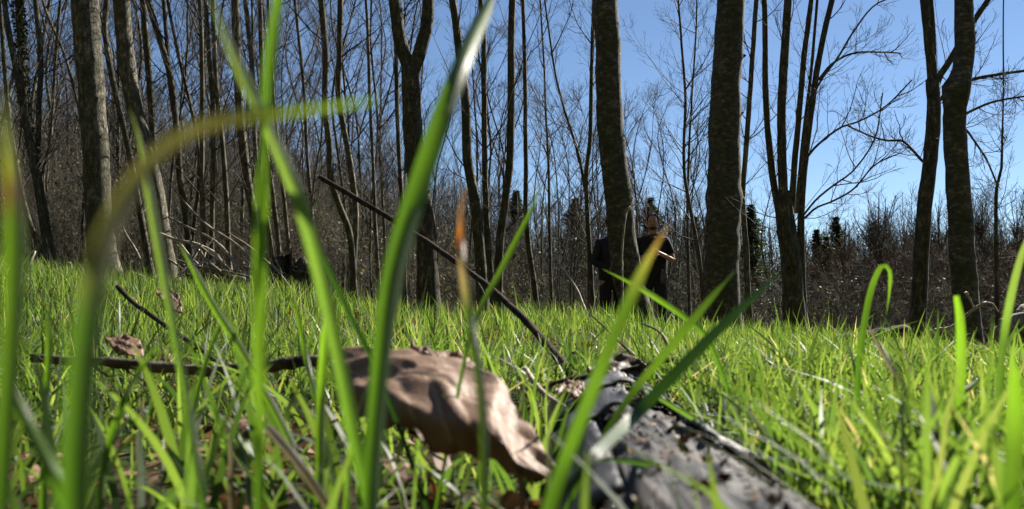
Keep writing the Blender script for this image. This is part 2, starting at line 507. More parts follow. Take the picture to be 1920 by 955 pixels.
litter(4200, .3, 1.6, .010, .1)
litter(5000, 1.6, 9, .022)
litter(9000, 8, 19, .035, 1)
link('leaf_litter', la.mesh('leaf_litter', M_litter, smooth=False), kind='stuff', label='brown dead leaves littering the ground between grass and trunks', cat='leaf litter')


# ------------------------------------------------------------------ trees
def crown_mesh(path, rad, zlo, zhi, n1, k2, k3, l1, l2, l3, mat, origin, spread=48, up=.35, r1=.012):
    """bare branches and twigs along the trunk between two heights"""
    acc = Acc()
    sel = np.where((path[:, 2] >= zlo) & (path[:, 2] <= zhi))[0]
    if len(sel) < 3:
        sel = np.arange(len(path) // 2, len(path))
    P = path[sel][None]; R = rad[sel][None]
    P1, _ = spawn(P, R, n1, 6, l1, spread, up, t0=0, t1=1, wig=.035, lenpow=.8)
    Rr = r1 * rng.uniform(.6, 1.2, len(P1))[:, None] * np.linspace(1, .3, 6)
    tubes(acc, P1, Rr, 4, cap=False)
    P2, R2 = spawn(P1, Rr, k2, 5, l2, 42, .25, t0=.15, wig=.05, rfac=.6, lenpow=.7)
    tubes(acc, P2, np.maximum(R2, .0018), 3, cap=False)
    if k3:
        P3, R3 = spawn(P2, R2, k3, 3, l3, 40, .15, t0=.15, wig=.06, rfac=.7, lenpow=.5)
        tubes(acc, P3, np.maximum(R3, .0016), 3, cap=False)
    return acc.mesh('crown', mat, origin)


def trunk_mesh(paths, mat, origin, k=10, rough=.03):
    acc = Acc()
    for P, R in paths:
        tubes(acc, P, R, k, rough=rough)
    return acc.mesh('trunk', mat, origin)


def px_path(pts, Y, w0, w1, top=8.5, flare=1.0, n=None, ground=True, kink=0.0):
    """pts: picture points top to bottom; w in picture pixels at top and bottom; the trunk stands at distance Y"""
    P = [atY(a, b, Y) for a, b in pts]
    P = P[::-1]                                    # bottom first
    R0 = w1 / 2 * Y / F; R1 = w0 / 2 * Y / F
    if ground:
        b, c = P[0], P[1]
        g = float(G(b[0], Y)) - .06
        if b[2] > g + .02:
            d = b - c; d = d / abs(d[2]) * (b[2] - g)
            d[0] = np.clip(d[0], -.25, .25)
            P.insert(0, np.array([b[0] + d[0], b[1], g]))
    nv = len(P)
    R = list(np.linspace(R0, R1, nv))
    if top and P[-1][2] < top:
        a, b = P[-2], P[-1]
        s = np.clip((b[0] - a[0]) / max(b[2] - a[2], .1), -.12, .12)
        hz = top - b[2]
        P.append(b + np.array([s * hz * .5, rng.normal(0, .1), hz * .5])); R.append(R1 * .72)
        P.append(b + np.array([s * hz * .8 + rng.normal(0, .15), rng.normal(0, .25), hz])); R.append(R1 * .25)
    A = np.column_stack([np.array(P), R])
    L_ = np.linalg.norm(np.diff(A[:, :3], axis=0), axis=1).sum()
    n = n or int(np.clip(L_ / .11, 20, 90))
    A = smooth_path(A, n)
    p, r = A[:, :3].copy(), np.maximum(A[:, 3], .003)
    if flare and ground:
        hgt = p[:, 2] - p[0, 2]
        r = r * (1 + flare * (.45 * np.exp(-hgt / .13) + .3 * np.exp(-hgt / .4)))
    # small wobbles keep the outline uneven
    ph = rng.uniform(0, 6, 2)
    q = np.arange(n)
    p[:, 0] += R0 * .05 * np.sin(q * .33 + ph[0]) + R0 * .02 * np.sin(q * 1.1 + ph[1]); r *= 1 + .012 * np.sin(q * .7 + ph[1]) + rng.normal(0, .014, n)
    if kink:
        p[:, 0] += np.cumsum(rng.normal(0, kink, n)) * .3
    return p, r


def tree(kind, label, group, stems, crown, mat=None, k=10, cat='tree', extra=None, rough=.03, crowns=None):
    base = stems[0][0][0]
    org = np.array([base[0], base[1], base[2]])
    e = link(kind, None, label=label, cat=cat, group=group, loc=tuple(org))
    main = [stems[0]]
    link('trunk', trunk_mesh(main, mat or M_bark, org, k, rough), e)
    for s in stems[1:]:
        link('limb', trunk_mesh([s], mat or M_bark, org, max(6, k - 2), rough), e)
    if crown:
        acc = None
        args = dict(crown)
        src = stems if crowns is None else [stems[i] for i in crowns]
        merged = Acc()
        for p, r in src:
            me = crown_mesh(p, r, mat=M_twig, origin=org, **args)
            V = np.empty(len(me.vertices) * 3, np.float32); me.vertices.foreach_get('co', V)
            n_l = len(me.loops); li = np.empty(n_l, np.int32); me.loops.foreach_get('vertex_index', li)
            merged.add(V.reshape(-1, 3), li.reshape(-1, 4))
            bpy.data.meshes.remove(me)
        link('crown', merged.mesh('crown', M_twig), e)
    if extra:
        extra(e, org)
    return e


SLIM = dict(zlo=1.3, zhi=9, n1=22, k2=6, k3=3, l1=1.1, l2=.45, l3=.16, r1=.009)
SLIMLO = dict(zlo=1.0, zhi=9, n1=30, k2=7, k3=3, l1=1.2, l2=.5, l3=.18, r1=.009)
HIGH = dict(zlo=4.6, zhi=11, n1=18, k2=6, k3=3, l1=2.2, l2=.7, l3=.25, r1=.022)
GL = 'slim bare trees at the edge of the wood'
GB = 'stout bare tree trunks in front of the wood'


def ivy_on(path, rad, zlo, zhi, nleaf):
    def f(e, org):
        acc = Acc()
        sel = np.where((path[:, 2] > zlo) & (path[:, 2] < zhi))[0]
        i = rng.choice(sel, nleaf)
        a = rng.uniform(0, 6.28, nleaf); rr = rad[i] * rng.uniform(1.0, 1.9, nleaf)
        c = path[i] + np.stack([np.cos(a) * rr, np.sin(a) * rr, rng.uniform(-.06, .06, nleaf)], -1)
        s = rng.uniform(.015, .03, nleaf)[:, None]
        d = unit(rng.normal(size=(nleaf, 3))) * s; g = unit(rng.normal(size=(nleaf, 3))) * s
        V = np.stack([c - d, c + g, c + d, c - g], 1)
        acc.add(V, np.arange(nleaf * 4).reshape(-1, 4), tint=np.repeat(rng.uniform(0, 1, nleaf), 4), along=0.)
        link('ivy', acc.mesh('ivy', M_ivy, org, smooth=False), e)
    return f


def slim(label, pts, Y, w0, w1, crown=SLIM, kind='bare_tree', group=GL, mat=None, **kw):
    if mat is None and pts[-1][0] < 720:
        mat = M_bark_pale
    s = px_path(pts, Y, w0, w1, top=rng.uniform(7, 9), kink=.004, **kw)
    return tree(kind, label, group, [s], crown, mat, k=8)


# --- stout trunks
s = px_path([(160, 0), (167, 105), (173, 210), (181, 314), (187, 419), (196, 500)], 9.2, 50, 42, top=9)
tree('bare_tree', 'stout straight speckled trunk, lichen on its sunlit side, nearest the left bank', GB, [s], HIGH, M_bark_pale, 22, rough=.02)
s = px_path([(228, 0), (233, 68), (241, 136), (254, 210), (272, 272), (293, 366), (312, 490)], 9.8, 31, 29, top=8.5)
tree('bare_tree', 'wavy pale trunk leaning inward beside the stout speckled trunk', GB, [s], HIGH, M_bark_pale, 18, rough=.02)
# forked tree
s0 = px_path([(768, 128), (770, 183), (776, 262), (786, 350), (797, 430), (803, 560)], 10.5, 34, 42, top=0)
l1_ = px_path([(736, -60), (741, 15), (751, 80), (768, 135), (772, 190)], 10.5, 23, 27, top=8, ground=False)
r1_ = px_path([(806, -60), (803, 10), (796, 65), (775, 135), (770, 190)], 10.5, 21, 28, top=8, ground=False)
tree('forked_tree', 'Y-shaped tree, its trunk splitting into two thick limbs above a dark stem', GB, [s0, l1_, r1_], HIGH, M_bark, 18, crowns=[1, 2])
s = px_path([(1133, 0), (1140, 105), (1144, 209), (1149, 293), (1158, 366), (1167, 445), (1177, 515), (1188, 560)], 11.0, 47, 56, top=10, flare=1.0)
tree('bare_tree', 'stout mossy trunk bowed to one side, with two people standing behind it', GB, [s], dict(HIGH, n1=10, zlo=5), M_bark_smooth, 24, rough=.02)
# stout trunk with burr
pk, rk = px_path([(1369, 0), (1364, 105), (1361, 209), (1357, 314), (1355, 419), (1354, 560)], 11.4, 52, 70, top=10, flare=.6)
zb = atY(0, 372, 11.4)[2]
rk = rk * (1 + .10 * np.exp(-((pk[:, 2] - zb) / .09) ** 2))


def burr(e, org):
    for (px, py, r_) in ((1390, 378, .075), (1392, 108, .03), (1388, 215, .022)):
        acc = Acc()
        c = atY(px, py, 11.38)
        P = np.array([c + [-.09, 0, 0], c + [-.03, -.01, .01], c + [.02, -.015, .02], c + [.045, -.02, .025]])
        tubes(acc, P, np.array([r_ * 1.1, r_, r_ * .8, r_ * .35]), 10, rough=.12)
        link('burr', acc.mesh('burr', M_bark, org), e)


tree('bare_tree', 'thickest straight trunk with a knotty burr on its side, right of the people', GB, [(pk, rk)], dict(HIGH, n1=10, zlo=5), M_bark_smooth, 26, extra=burr, rough=.02)

# right pair
s0 = px_path([(1748, 150), (1750, 209), (1745, 293), (1734, 393), (1727, 480), (1720, 600)], 9.6, 24, 29, top=0)
a1 = px_path([(1727, -60), (1734, 0), (1742, 79), (1749, 150), (1750, 200)], 9.6, 15, 20, top=7, ground=False)
a2 = px_path([(1742, -60), (1744, 0), (1749, 79), (1751, 140), (1751, 190)], 9.62, 11, 14, top=6.5, ground=False)
a3 = px_path([(1890, -60), (1853, 0), (1812, 60), (1778, 118), (1758, 150), (1750, 190)], 9.7, 9, 14, top=6, ground=False)
a4 = px_path([(1587, 235), (1634, 256), (1665, 264), (1691, 264), (1712, 283), (1731, 304), (1742, 310)], 9.5, 3, 6, top=0, ground=False)
a5 = px_path([(1830, 60), (1800, 115), (1775, 170), (1758, 193), (1746, 205)], 9.7, 4, 8, top=0, ground=False)
t39 = tree('twin_trunk_tree', 'slender trunk forking into thin limbs, one long bent side branch reaching away', GB, [s0, a1, a2, a3, a4, a5],
           dict(zlo=-1, zhi=9, n1=9, k2=4, k3=3, l1=.55, l2=.28, l3=.12, r1=.007), M_bark, 16, crowns=[3, 4, 5])
pq, rq = px_path([(1806, 0), (1810, 79), (1804, 140), (1793, 173), (1790, 262), (1798, 366), (1806, 480), (1814, 615)], 9.3, 33, 48, top=8.5, flare=.3)
zk = atY(0, 168, 9.3)[2]
rq = rq * (1 + .38 * np.exp(-((pq[:, 2] - zk) / .10) ** 2))
b1 = px_path([(2000, 118), (1920, 133), (1870, 140), (1822, 150), (1795, 165)], 9.3, 4, 8, top=0, ground=False)
b2 = px_path([(2010, 168), (1920, 181), (1860, 192), (1814, 212), (1793, 225)], 9.2, 3, 6, top=0, ground=False)
b3 = px_path([(1871, 350), (1850, 300), (1825, 262), (1808, 240), (1790, 230)], 9.4, 3, 5, top=0, ground=False)
tree('bare_tree', 'thick smooth trunk with a swollen knot partway up, beside the slender forked trunk', GB, [(pq, rq), b1, b2, b3],
     dict(zlo=-1, zhi=9, n1=9, k2=4, k3=3, l1=.5, l2=.28, l3=.12, r1=.006), M_bark_smooth, 20, crowns=[1, 2, 3])

# multi-stem clump
q0 = px_path([(1466, 360), (1474, 430), (1484, 500), (1490, 590)], 10.8, 34, 42, top=0)
q1 = px_path([(1429, -30), (1434, 26), (1437, 209), (1450, 340), (1470, 440), (1482, 500)], 10.8, 9, 16, top=7.5, ground=False)
q2 = px_path([(1478, -30), (1477, 0), (1471, 105), (1466, 209), (1467, 340), (1474, 430), (1484, 500)], 10.7, 14, 20, top=8, ground=False)
q3 = px_path([(1524, -30), (1521, 0), (1508, 105), (1499, 209), (1490, 300), (1484, 400), (1480, 500)], 10.8, 9, 13, top=7.5, ground=False)
q4 = px_path([(1566, -30), (1560, 0), (1540, 89), (1524, 183), (1511, 288), (1503, 390), (1502, 470), (1506, 590)], 10.8, 10, 15, top=8)
q5 = px_path([(1535, -30), (1530, 30), (1520, 140), (1508, 240), (1499, 330), (1492, 400)], 10.95, 5, 7, top=6.5, ground=False)
q6 = px_path([(1690, -10), (1640, 10), (1600, 60), (1570, 110), (1540, 150), (1515, 200)], 10.7, 2.5, 5, top=0, ground=False)
q7 = px_path([(1690, 100), (1650, 98), (1600, 100), (1560, 120), (1535, 150)], 10.9, 2.5, 5, top=0, ground=False)
q8 = px_path([(1710, 150), (1660, 200), (1610, 228), (1575, 240), (1530, 275), (1510, 300)], 10.7, 2.5, 5, top=0, ground=False)
q9 = px_path([(1680, 290), (1640, 310), (1600, 355), (1560, 378), (1530, 390), (1508, 410)], 10.8, 2.5, 4.5, top=0, ground=False)
q10 = px_path([(1655, 175), (1640, 260), (1600, 320), (1560, 350), (1530, 375), (1508, 402)], 10.9, 2.5, 4.5, top=0, ground=False)
tree('multi_stem_tree', 'clump of dark upright stems rising from one base, long twiggy branches arching out', GB,
     [q0, q1, q2, q3, q4, q5, q6, q7, q8, q9, q10], dict(zlo=0.8, zhi=9, n1=11, k2=5, k3=3, l1=.8, l2=.35, l3=.14, r1=.007), M_bark, 14, crowns=[1, 2, 3, 4, 6, 7, 8, 9, 10])

# --- slim trunks, by what stands beside them
slim('thin pale leaning trunk, first at the left edge of the wood', [(0, 30), (8, 130), (21, 262), (52, 408), (88, 492)], 9.4, 8, 10, mat=M_bark_pale)
slim('thin trunk curving down close behind the first leaning trunk on the left', [(8, 0), (37, 173), (58, 293), (78, 408), (90, 490)], 9.9, 10, 12)
pi_, ri_ = px_path([(34, 0), (42, 120), (50, 230), (66, 300), (84, 400), (99, 492)], 10.3, 13, 13, top=8)
tree('ivy_tree', 'slim trunk wrapped in ivy leaves at the left edge of the wood', GL, [(pi_, ri_)], SLIM, M_bark, 8, extra=ivy_on(pi_, ri_, 1.9, 6, 1300))
slim('upright slim trunk just right of the ivy-wrapped one', [(67, 0), (76, 105), (72, 210), (73, 314), (91, 460)], 10.6, 10, 10)
slim('slight stem bending left between ivy-wrapped and stout speckled trunks', [(113, 0), (105, 105), (94, 262), (81, 325), (88, 470)], 11.5, 6, 7)
slim('skinny dark stem slanting behind the stout speckled trunk', [(80, 0), (120, 100), (147, 200), (166, 310), (172, 480)], 12, 5, 7)
slim('stem leaning in the gap between stout speckled trunk and wavy pale trunk', [(199, 0), (196, 63), (209, 141), (225, 210), (241, 283), (262, 393), (277, 475)], 11, 11, 12)
slim('slim trunk bending gently just right of the wavy pale trunk', [(267, 0), (275, 94), (283, 194), (290, 293), (300, 400), (305, 480)], 11.5, 13, 13)
p1 = px_path([(274, -20), (301, 79), (319, 141), (330, 236), (338, 335), (348, 400), (357, 480)], 11, 12, 13, top=8)
p2 = px_path([(305, -20), (313, 80), (319, 160), (329, 230)], 11.05, 8, 9, top=7, ground=False)
p3 = px_path([(311, -20), (333, 95), (356, 194), (368, 250), (374, 330), (362, 440)], 11.2, 6, 8, top=7)
tree('bare_tree', 'forked slim tree whose two stems meet at mid height, left of three straight poles', GL, [p1, p2], SLIM, M_bark, 8)
tree('bare_tree', 'narrow stem slanting across just right of the forked slim tree', GL, [p3], SLIM, M_bark, 8)
slim('straight pole-like trunk, leftmost of three side by side', [(373, 0), (378, 131), (378, 236), (378, 366), (386, 500)], 10.2, 9, 10)
slim('straight pole-like trunk, middle of three side by side', [(386, 0), (392, 105), (400, 209), (399, 366), (397, 490)], 10.8, 8, 10)
slim('straight pole-like trunk, rightmost of three side by side', [(399, 0), (406, 157), (416, 262), (424, 366), (430, 500)], 10.4, 9, 10)
slim('darker thicker stem behind the crossing grass stalks', [(441, 0), (445, 131), (452, 236), (464, 335), (478, 410), (482, 500)], 11, 16, 17)
slim('thin stem immediately behind the upright green grass stalk', [(462, 0), (474, 131), (482, 300), (500, 400), (514, 500)], 12, 9, 9)
slim('lean dark stem overlapped by the upright green grass stalk top', [(489, 0), (492, 105), (496, 250), (514, 380), (528, 510)], 11.6, 9, 9)
slim('slender stem with sunlit edge, above the dark root mound', [(505, 60), (512, 180), (524, 300), (535, 400), (545, 505)], 11.4, 6, 8)
slim('thin dark stem between root mound and the leaning dead pole top', [(556, 30), (571, 183), (574, 262), (585, 408), (592, 530)], 12.5, 6, 8)
slim('slim dark trunk above the upper end of the leaning dead pole', [(600, 0), (608, 105), (608, 209), (616, 262), (619, 335), (637, 393), (655, 440), (664, 545)], 10.6, 12, 12)
slim('crooked slim trunk kinking beside the one above the dead pole', [(637, 0), (636, 105), (634, 183), (645, 251), (658, 325), (666, 398), (664, 471), (661, 550)], 10.8, 11, 12)
slim('thin pole trunk between crooked slim trunk and Y-shaped tree', [(690, 60), (694, 180), (700, 300), (704, 420), (712, 550)], 13, 6, 8)
slim('dark thin stem close beside the Y-shaped tree, on its left', [(744, 100), (747, 236), (752, 335), (758, 440), (760, 550)], 11.5, 8, 9)
slim('dark sinuous trunk just right of the Y-shaped tree', [(847, -10), (857, 52), (867, 131), (874, 209), (877, 293), (888, 356), (898, 440), (904, 545)], 10.5, 14, 22, crown=dict(SLIMLO, n1=14))
slim('straight dark trunk standing against the sinuous dark one', [(900, -10), (907, 52), (909, 183), (910, 340), (914, 430), (922, 540)], 11.2, 9, 14, crown=SLIMLO)
slim('dark trunk leaning slightly left above the leaning dead pole', [(964, -10), (960, 100), (958, 288), (948, 380), (938, 440), (934, 550)], 10.8, 13, 17, crown=dict(SLIMLO, n1=18, l1=1.5))
slim('slender tree with forked crown, sunlit on one edge, in the meadow opening', [(980, 0), (985, 160), (986, 314), (987, 419), (1003, 545)], 12, 7, 11, crown=dict(SLIMLO, n1=26, l1=1.1))
slim('slight straight sapling between the sunlit slender tree and bowed mossy trunk', [(1022, 170), (1028, 300), (1030, 400), (1034, 550)], 14, 4, 7, crown=SLIMLO)
slim('dark stem close to the bowed mossy trunk, rising past its left', [(1112, 50), (1110, 140), (1107, 262), (1100, 330), (1103, 419), (1110, 560)], 12.6, 7, 10, crown=SLIMLO)
slim('curved stem sweeping outward to the left of the bowed mossy trunk', [(1040, 130), (1060, 210), (1082, 280), (1096, 350), (1104, 430), (1106, 560)], 13, 4, 9, crown=SLIMLO)
slim('twiggy young tree centred in the sky between the two thickest trunks', [(1272, 0), (1278, 90), (1284, 180), (1282, 314), (1294, 393), (1310, 480), (1318, 560)], 12.5, 4, 9, crown=dict(SLIMLO, n1=44, l1=1.2))
slim('faint thin stem beside the twiggy young tree, on its right', [(1295, 200), (1290, 300), (1288, 400), (1292, 560)], 14, 4, 7, crown=SLIMLO)
slim('dark leaning stem hard against the right of the burred trunk', [(1421, -20), (1410, 120), (1400, 262), (1392, 377), (1398, 460), (1404, 570)], 12.8, 9, 12, crown=dict(SLIMLO, n1=26))
slim('small young tree with curling twigs, rightmost in the wood', [(1882, 190), (1880, 260), (1879, 314), (1869, 356), (1868, 430), (1870, 590)], 11.5, 3, 9, crown=dict(zlo=1.0, zhi=3.2, n1=22, k2=5, k3=3, l1=.75, l2=.3, l3=.14, r1=.006, spread=60), n=30)

# --- bare saplings standing further in (copies of a few kinds)
protos = []
for v in range(7):
    H = [8, 9.5, 7, 8.5, 6, 7.5, 9][v]
    P = np.array([[0, 0, -.15], [rng.normal(0, .06), rng.normal(0, .06), H * .2], [rng.normal(0, .2), rng.normal(0, .2), H * .5], [rng.normal(0, .35), rng.normal(0, .35), H * .8], [rng.normal(0, .5), rng.normal(0, .5), H]])
    r0 = [.032, .042, .026, .036, .022, .030, .038][v]
    A = smooth_path(np.column_stack([P, np.array([r0 * 1.15, r0 * .9, r0 * .7, r0 * .45, r0 * .12])]), 26)
    A[:, :2] += np.cumsum(rng.normal(0, .012, (26, 2)), 0)
    tm = trunk_mesh([(A[:, :3], A[:, 3])], M_bark, (0, 0, 0), 7, .04)
    cm = crown_mesh(A[:, :3], A[:, 3], .9, H, 30, 7, 3, 1.15, .5, .2, M_twig, (0, 0, 0), spread=40, r1=.010)
    protos.append((tm, cm))


def sapling(v, x, y, s, rz, label, group):
    e = link('bare_sapling', None, label=label, cat='tree', group=group, loc=(x, y, float(G(x, y))))
    e.scale = (s, s, s); e.rotation_euler = (0, 0, rz)
    link('trunk', protos[v][0], e); link('crown', protos[v][1], e)


n_s = 0
tries = 0
while n_s < 120 and tries < 3000:
    tries += 1
    y = rng.uniform(11.8, 30)
    px = rng.uniform(-60, 1980)
    dens = np.interp(px, [-60, 500, 900, 1100, 1300, 1450, 1560, 1700, 1980], [1, 1, .8, .5, .33, .15, .0, .02, .2])
    if rng.uniform() > dens:
        continue
    x = (px - 960) / F * y
    Hmax = (HORIZON - np.interp(px, [0, 900, 1000, 1300, 1450, 1560, 1980], [-500, -100, 130, 130, 200, 380, 300])) / F * y
    v = int(rng.integers(0, 7))
    base_h = [8, 9.5, 7, 8.5, 6, 7.5, 9][v]
    s = min(rng.uniform(.75, 1.15), Hmax / base_h)
    if s < .22:
        continue
    if px < 640:
        lb, gp = 'slim bare tree crowded in the dense shadowy thicket behind the pole-like trunks', 'slim trees deep in the left thicket'
    elif px < 1000:
        lb, gp = 'slim bare tree crowded behind the Y-shaped tree and dark sinuous trunk', 'slim trees deep in the middle of the wood'
    else:
        lb, gp = 'slight bare tree behind the row of stout trunks, twigs against blue sky', 'slight trees far behind the stout trunks'
    sapling(v, x, y, s, rng.uniform(0, 6.28), lb, gp)
    n_s += 1


# ------------------------------------------------------------------ thicket and far wood (stuff)
def thicket(name, label, cat, N, place, hfun, mat, k2=9, k3=4, lean=.35, rs=.006, flecks=0, fleckmat=None, fsize=.02, l2f=.35, arch=.0, rmin=.0022):
    acc = Acc()
    x, y = place(N)
    h = hfun(x, y) * rng.uniform(.55, 1.08, N)
    ok = h > .3
    x, y, h = x[ok], y[ok], h[ok]; N = len(x)
    u = np.linspace(0, 1, 6)
    a = rng.uniform(0, 6.28, N); le = np.abs(rng.normal(0, lean, N)) * h
    P = np.zeros((N, 6, 3))
    P[..., 0] = x[:, None] + (np.cos(a) * le)[:, None] * u ** 1.6; P[..., 1] = y[:, None] + (np.sin(a) * le)[:, None] * u ** 1.6
    P[..., 2] = G(x, y)[:, None] - .05 + h[:, None] * (u - arch * u ** 3)
    P[:, 1:] += np.cumsum(rng.normal(0, .012, (N, 5, 3)) * h[:, None, None], 1)
    R = (rs * rng.uniform(.5, 1.5, N) * (h / 2.5) ** .7)[:, None] * np.linspace(1, .3, 6)
    tubes(acc, P, R, 4, cap=False)
    M1 = max(.2, 1)
    # branch length follows stem height
    P2, R2 = spawn(P, R, k2, 5, 1.0, 45, .3, t0=.12, wig=.05, rfac=.6, lenpow=.8)
    hh = np.repeat(h, k2)[:, None, None]
    P2 = P2[:, :1] + (P2 - P2[:, :1]) * hh * l2f
    R2 = np.maximum(R2, rmin); tubes(acc, P2, R2, 3, cap=False)
    P3, R3 = spawn(P2, R2, k3, 4, 1.0, 42, .1, t0=.1, wig=.07, rfac=.75, lenpow=.6)
    hh = np.repeat(hh, k3, 0)
    P3 = P3[:, :1] + (P3 - P3[:, :1]) * hh * l2f * .38
    R3 = np.maximum(R3, rmin * .8); tubes(acc, P3, R3, 3, cap=False)
    me = acc.mesh(name, mat)
    o = link(name, me, kind='stuff', label=label, cat=cat)
    if flecks:
        f = Acc()
        src = P3.reshape(-1, 3)
        low = src[rng.integers(0, len(src), flecks)]
        c = low + rng.normal(0, .04, low.shape)
        s = fsize * rng.uniform(.5, 1.3, flecks)[:, None]
        d = unit(rng.normal(size=(flecks, 3))) * s; g = unit(rng.normal(size=(flecks, 3))) * s * .7
        V = np.stack([c - d, c + g, c + d, c - g], 1)
        f.add(V, np.arange(flecks * 4).reshape(-1, 4), tint=np.repeat(rng.uniform(0, 1, flecks), 4), along=0.)
        link('leaves', f.mesh('leaves', fleckmat, smooth=False), o)
    return o


def place_px(y0, y1, xs, ps):
    ps = np.asarray(ps, float)

    def f(N):
        y = np.sqrt(rng.uniform(y0 ** 2, y1 ** 2, N))
        grid = np.linspace(xs[0], xs[-1], 400); pd = np.interp(grid, xs, ps); c = np.cumsum(pd); c /= c[-1]
        px = np.interp(rng.uniform(0, 1, N), c, grid)
        return (px - 960) / F * y, y
    return f


def h_px(xs, tops):
    def f(x, y):
        px = 960 + x / y * F
        t = np.interp(px, xs, tops)
        return CAMZ + (HORIZON - t) / F * y - G(x, y)
    return f


M_flk = leafy_mat('thicket_leaf', [(0, (.03, .04, .015)), (.6, (.09, .095, .04)), (1, (.24, .21, .13))], (1.3, 1.2, .7), rough=.65, tmix=.25)
thicket('undergrowth', 'dense tangled grey brush with small leaves filling the left wood', 'undergrowth', 1650,
        place_px(11.5, 24, [-150, 500, 800, 1000], [1, 1, .6, .3]), h_px([-100, 300, 600, 800, 1000], [190, 260, 320, 390, 440]),
        M_twig_grey, k2=9, k3=5, lean=.4, flecks=42000, fleckmat=M_flk, fsize=.026, arch=.15)
thicket('scrub', 'low dark scrub under the middle and right trees', 'scrub', 900,
        place_px(14, 26, [700, 1000, 1500, 2050], [.6, 1, 1, 1]), h_px([700, 1000, 1300, 1500, 2000], [460, 470, 480, 490, 480]),
        M_twig_grey, k2=8, k3=5, lean=.4, flecks=9000, fleckmat=M_flk, fsize=.024, arch=.2)
thicket('brown_brush', 'reddish brown leafless brush behind the slender forked trunk', 'brush', 520,
        place_px(22, 32, [1480, 1560, 1760, 2050], [.2, 1, 1, .8]), h_px([1480, 1600, 1700, 1800, 2000], [470, 440, 430, 440, 430]),
        M_twig_brown, k2=10, k3=6, lean=.35, arch=.15, rmin=.004)
thicket('woods', 'far-off leafless wood forming a dark twiggy skyline', 'woodland', 1300,
        place_px(33, 46, [-150, 400, 900, 1300, 2080], [1, 1, .9, .8, .8]),
        h_px([-150, 0, 250, 400, 550, 700, 850, 1000, 1150, 1300, 1500, 1580, 1660, 1760, 1900, 2080],
             [60, 110, 150, 200, 240, 270, 330, 365, 360, 385, 405, 400, 375, 380, 370, 370]),
        M_twig_grey, k2=11, k3=6, lean=.12, rs=.02, l2f=.30, rmin=.006)
thicket('distant_woods', 'darker belt of woodland beyond the leafless wood', 'woodland', 900,
        place_px(48, 66, [-150, 400, 900, 1300, 2080], [1, 1, .9, .8, .8]),
        h_px([-150, 0, 400, 700, 850, 1000, 1300, 1500, 1660, 1760, 2080], [150, 200, 260, 330, 370, 390, 420, 440, 440, 440, 440]),
        M_twig, k2=11, k3=6, lean=.10, rs=.03, l2f=.28, rmin=.014)


# far shrubs / trees one can tell apart on the right skyline
def far_tree(label, px, py_top, Y, wpx, mat, kind='bare_tree', n1=40, cat='tree', group=None):
    base = atY(px, HORIZON, Y); x = base[0]; g = float(G(x, Y)); top = CAMZ + (HORIZON - py_top) / F * Y
    H = top - g
    A = smooth_path(np.array([[x, Y, g - .1, .09], [x + .05, Y, g + H * .3, .07], [x - .05, Y, g + H * .6, .04], [x, Y, g + H * .95, .012]]), 20)
    e = link(kind, None, label=label, cat=cat, group=group, loc=(x, Y, g))
    org = np.array([x, Y, g])
    link('trunk', trunk_mesh([(A[:, :3], A[:, 3])], M_bark, org, 7), e)
    W = wpx / F * Y
    link('crown', crown_mesh(A[:, :3], A[:, 3], g + H * .12, g + H * .75, n1, 11, 5, W * .75, W * .32, W * .12, mat, org, spread=42, up=.45, r1=.03), e)
    me = e.children[1].data


GF = 'leafless trees on the far right skyline'
far_tree('broad bushy leafless tree on the skyline left of the slender forked trunk', 1655, 345, 26, 120, M_twig_grey, n1=60, group=GF)
far_tree('smaller round leafless tree beside the broad bushy one on the skyline', 1590, 400, 27, 70, M_twig_brown, n1=40, group=GF)
far_tree('leafless tree on the skyline between the slender and the knotted trunk', 1768, 370, 27, 80, M_twig_grey, n1=45, group=GF)
far_tree('leafless tree on the skyline right of the knotted trunk', 1850, 360, 28, 90, M_twig_grey, n1=45, group=GF)
far_tree('leafless tree cut off by the right edge of the view', 1915, 380, 29, 90, M_twig_brown, n1=45, group=GF)


def conifer(label, px, py_top, Y, wpx):
    x = atY(px, HORIZON, Y)[0]; g = float(G(x, Y)); H = CAMZ + (HORIZON - py_top) / F * Y - g
    W = wpx / F * Y / 2
    org = np.array([x, Y, g])
    e = link('pine_tree', None, label=label, cat='tree', group='dark evergreens in the far wood', loc=(x, Y, g))
    link('trunk', trunk_mesh([(np.array([[x, Y, g - .1], [x, Y, g + H * .5], [x, Y, g + H]]), np.array([.14, .08, .02]))], M_bark, org, 7), e)
    n_ = 3800
    t = rng.uniform(.05, 1, n_) ** .8
    whorl = np.clip(np.round(t * 11) / 11 + rng.normal(0, .03, n_), 0, 1)
    env = W * 1.25 * (1 - whorl) ** .55 * (.75 + .25 * np.sin(whorl * 31)) + .05
    a = rng.uniform(0, 6.28, n_); rr = env * np.sqrt(rng.uniform(.02, 1.5, n_)) * rng.uniform(.6, 1.1, n_) * (1 + .4 * np.sin(a * 3 + whorl * 19))
    c = np.stack([x + np.cos(a) * rr, Y + np.sin(a) * rr, g + H * (.04 + .96 * whorl) - rr * .18], -1)
    s = rng.uniform(.05, .13, n_)[:, None] * max(.6, H / 6)
    d = unit(np.stack([np.cos(a), np.sin(a), rng.normal(.1, .4, n_)], -1)) * s * 1.3; q = unit(rng.normal(size=(n_, 3))) * s * .45
    V = np.stack([c - d, c + q, c + d, c - q], 1)
    acc = Acc(); acc.add(V, np.arange(n_ * 4).reshape(-1, 4), tint=np.repeat(rng.uniform(0, 1, n_), 4), along=0.)
    link('crown', acc.mesh('crown', M_pine, org, smooth=False), e)


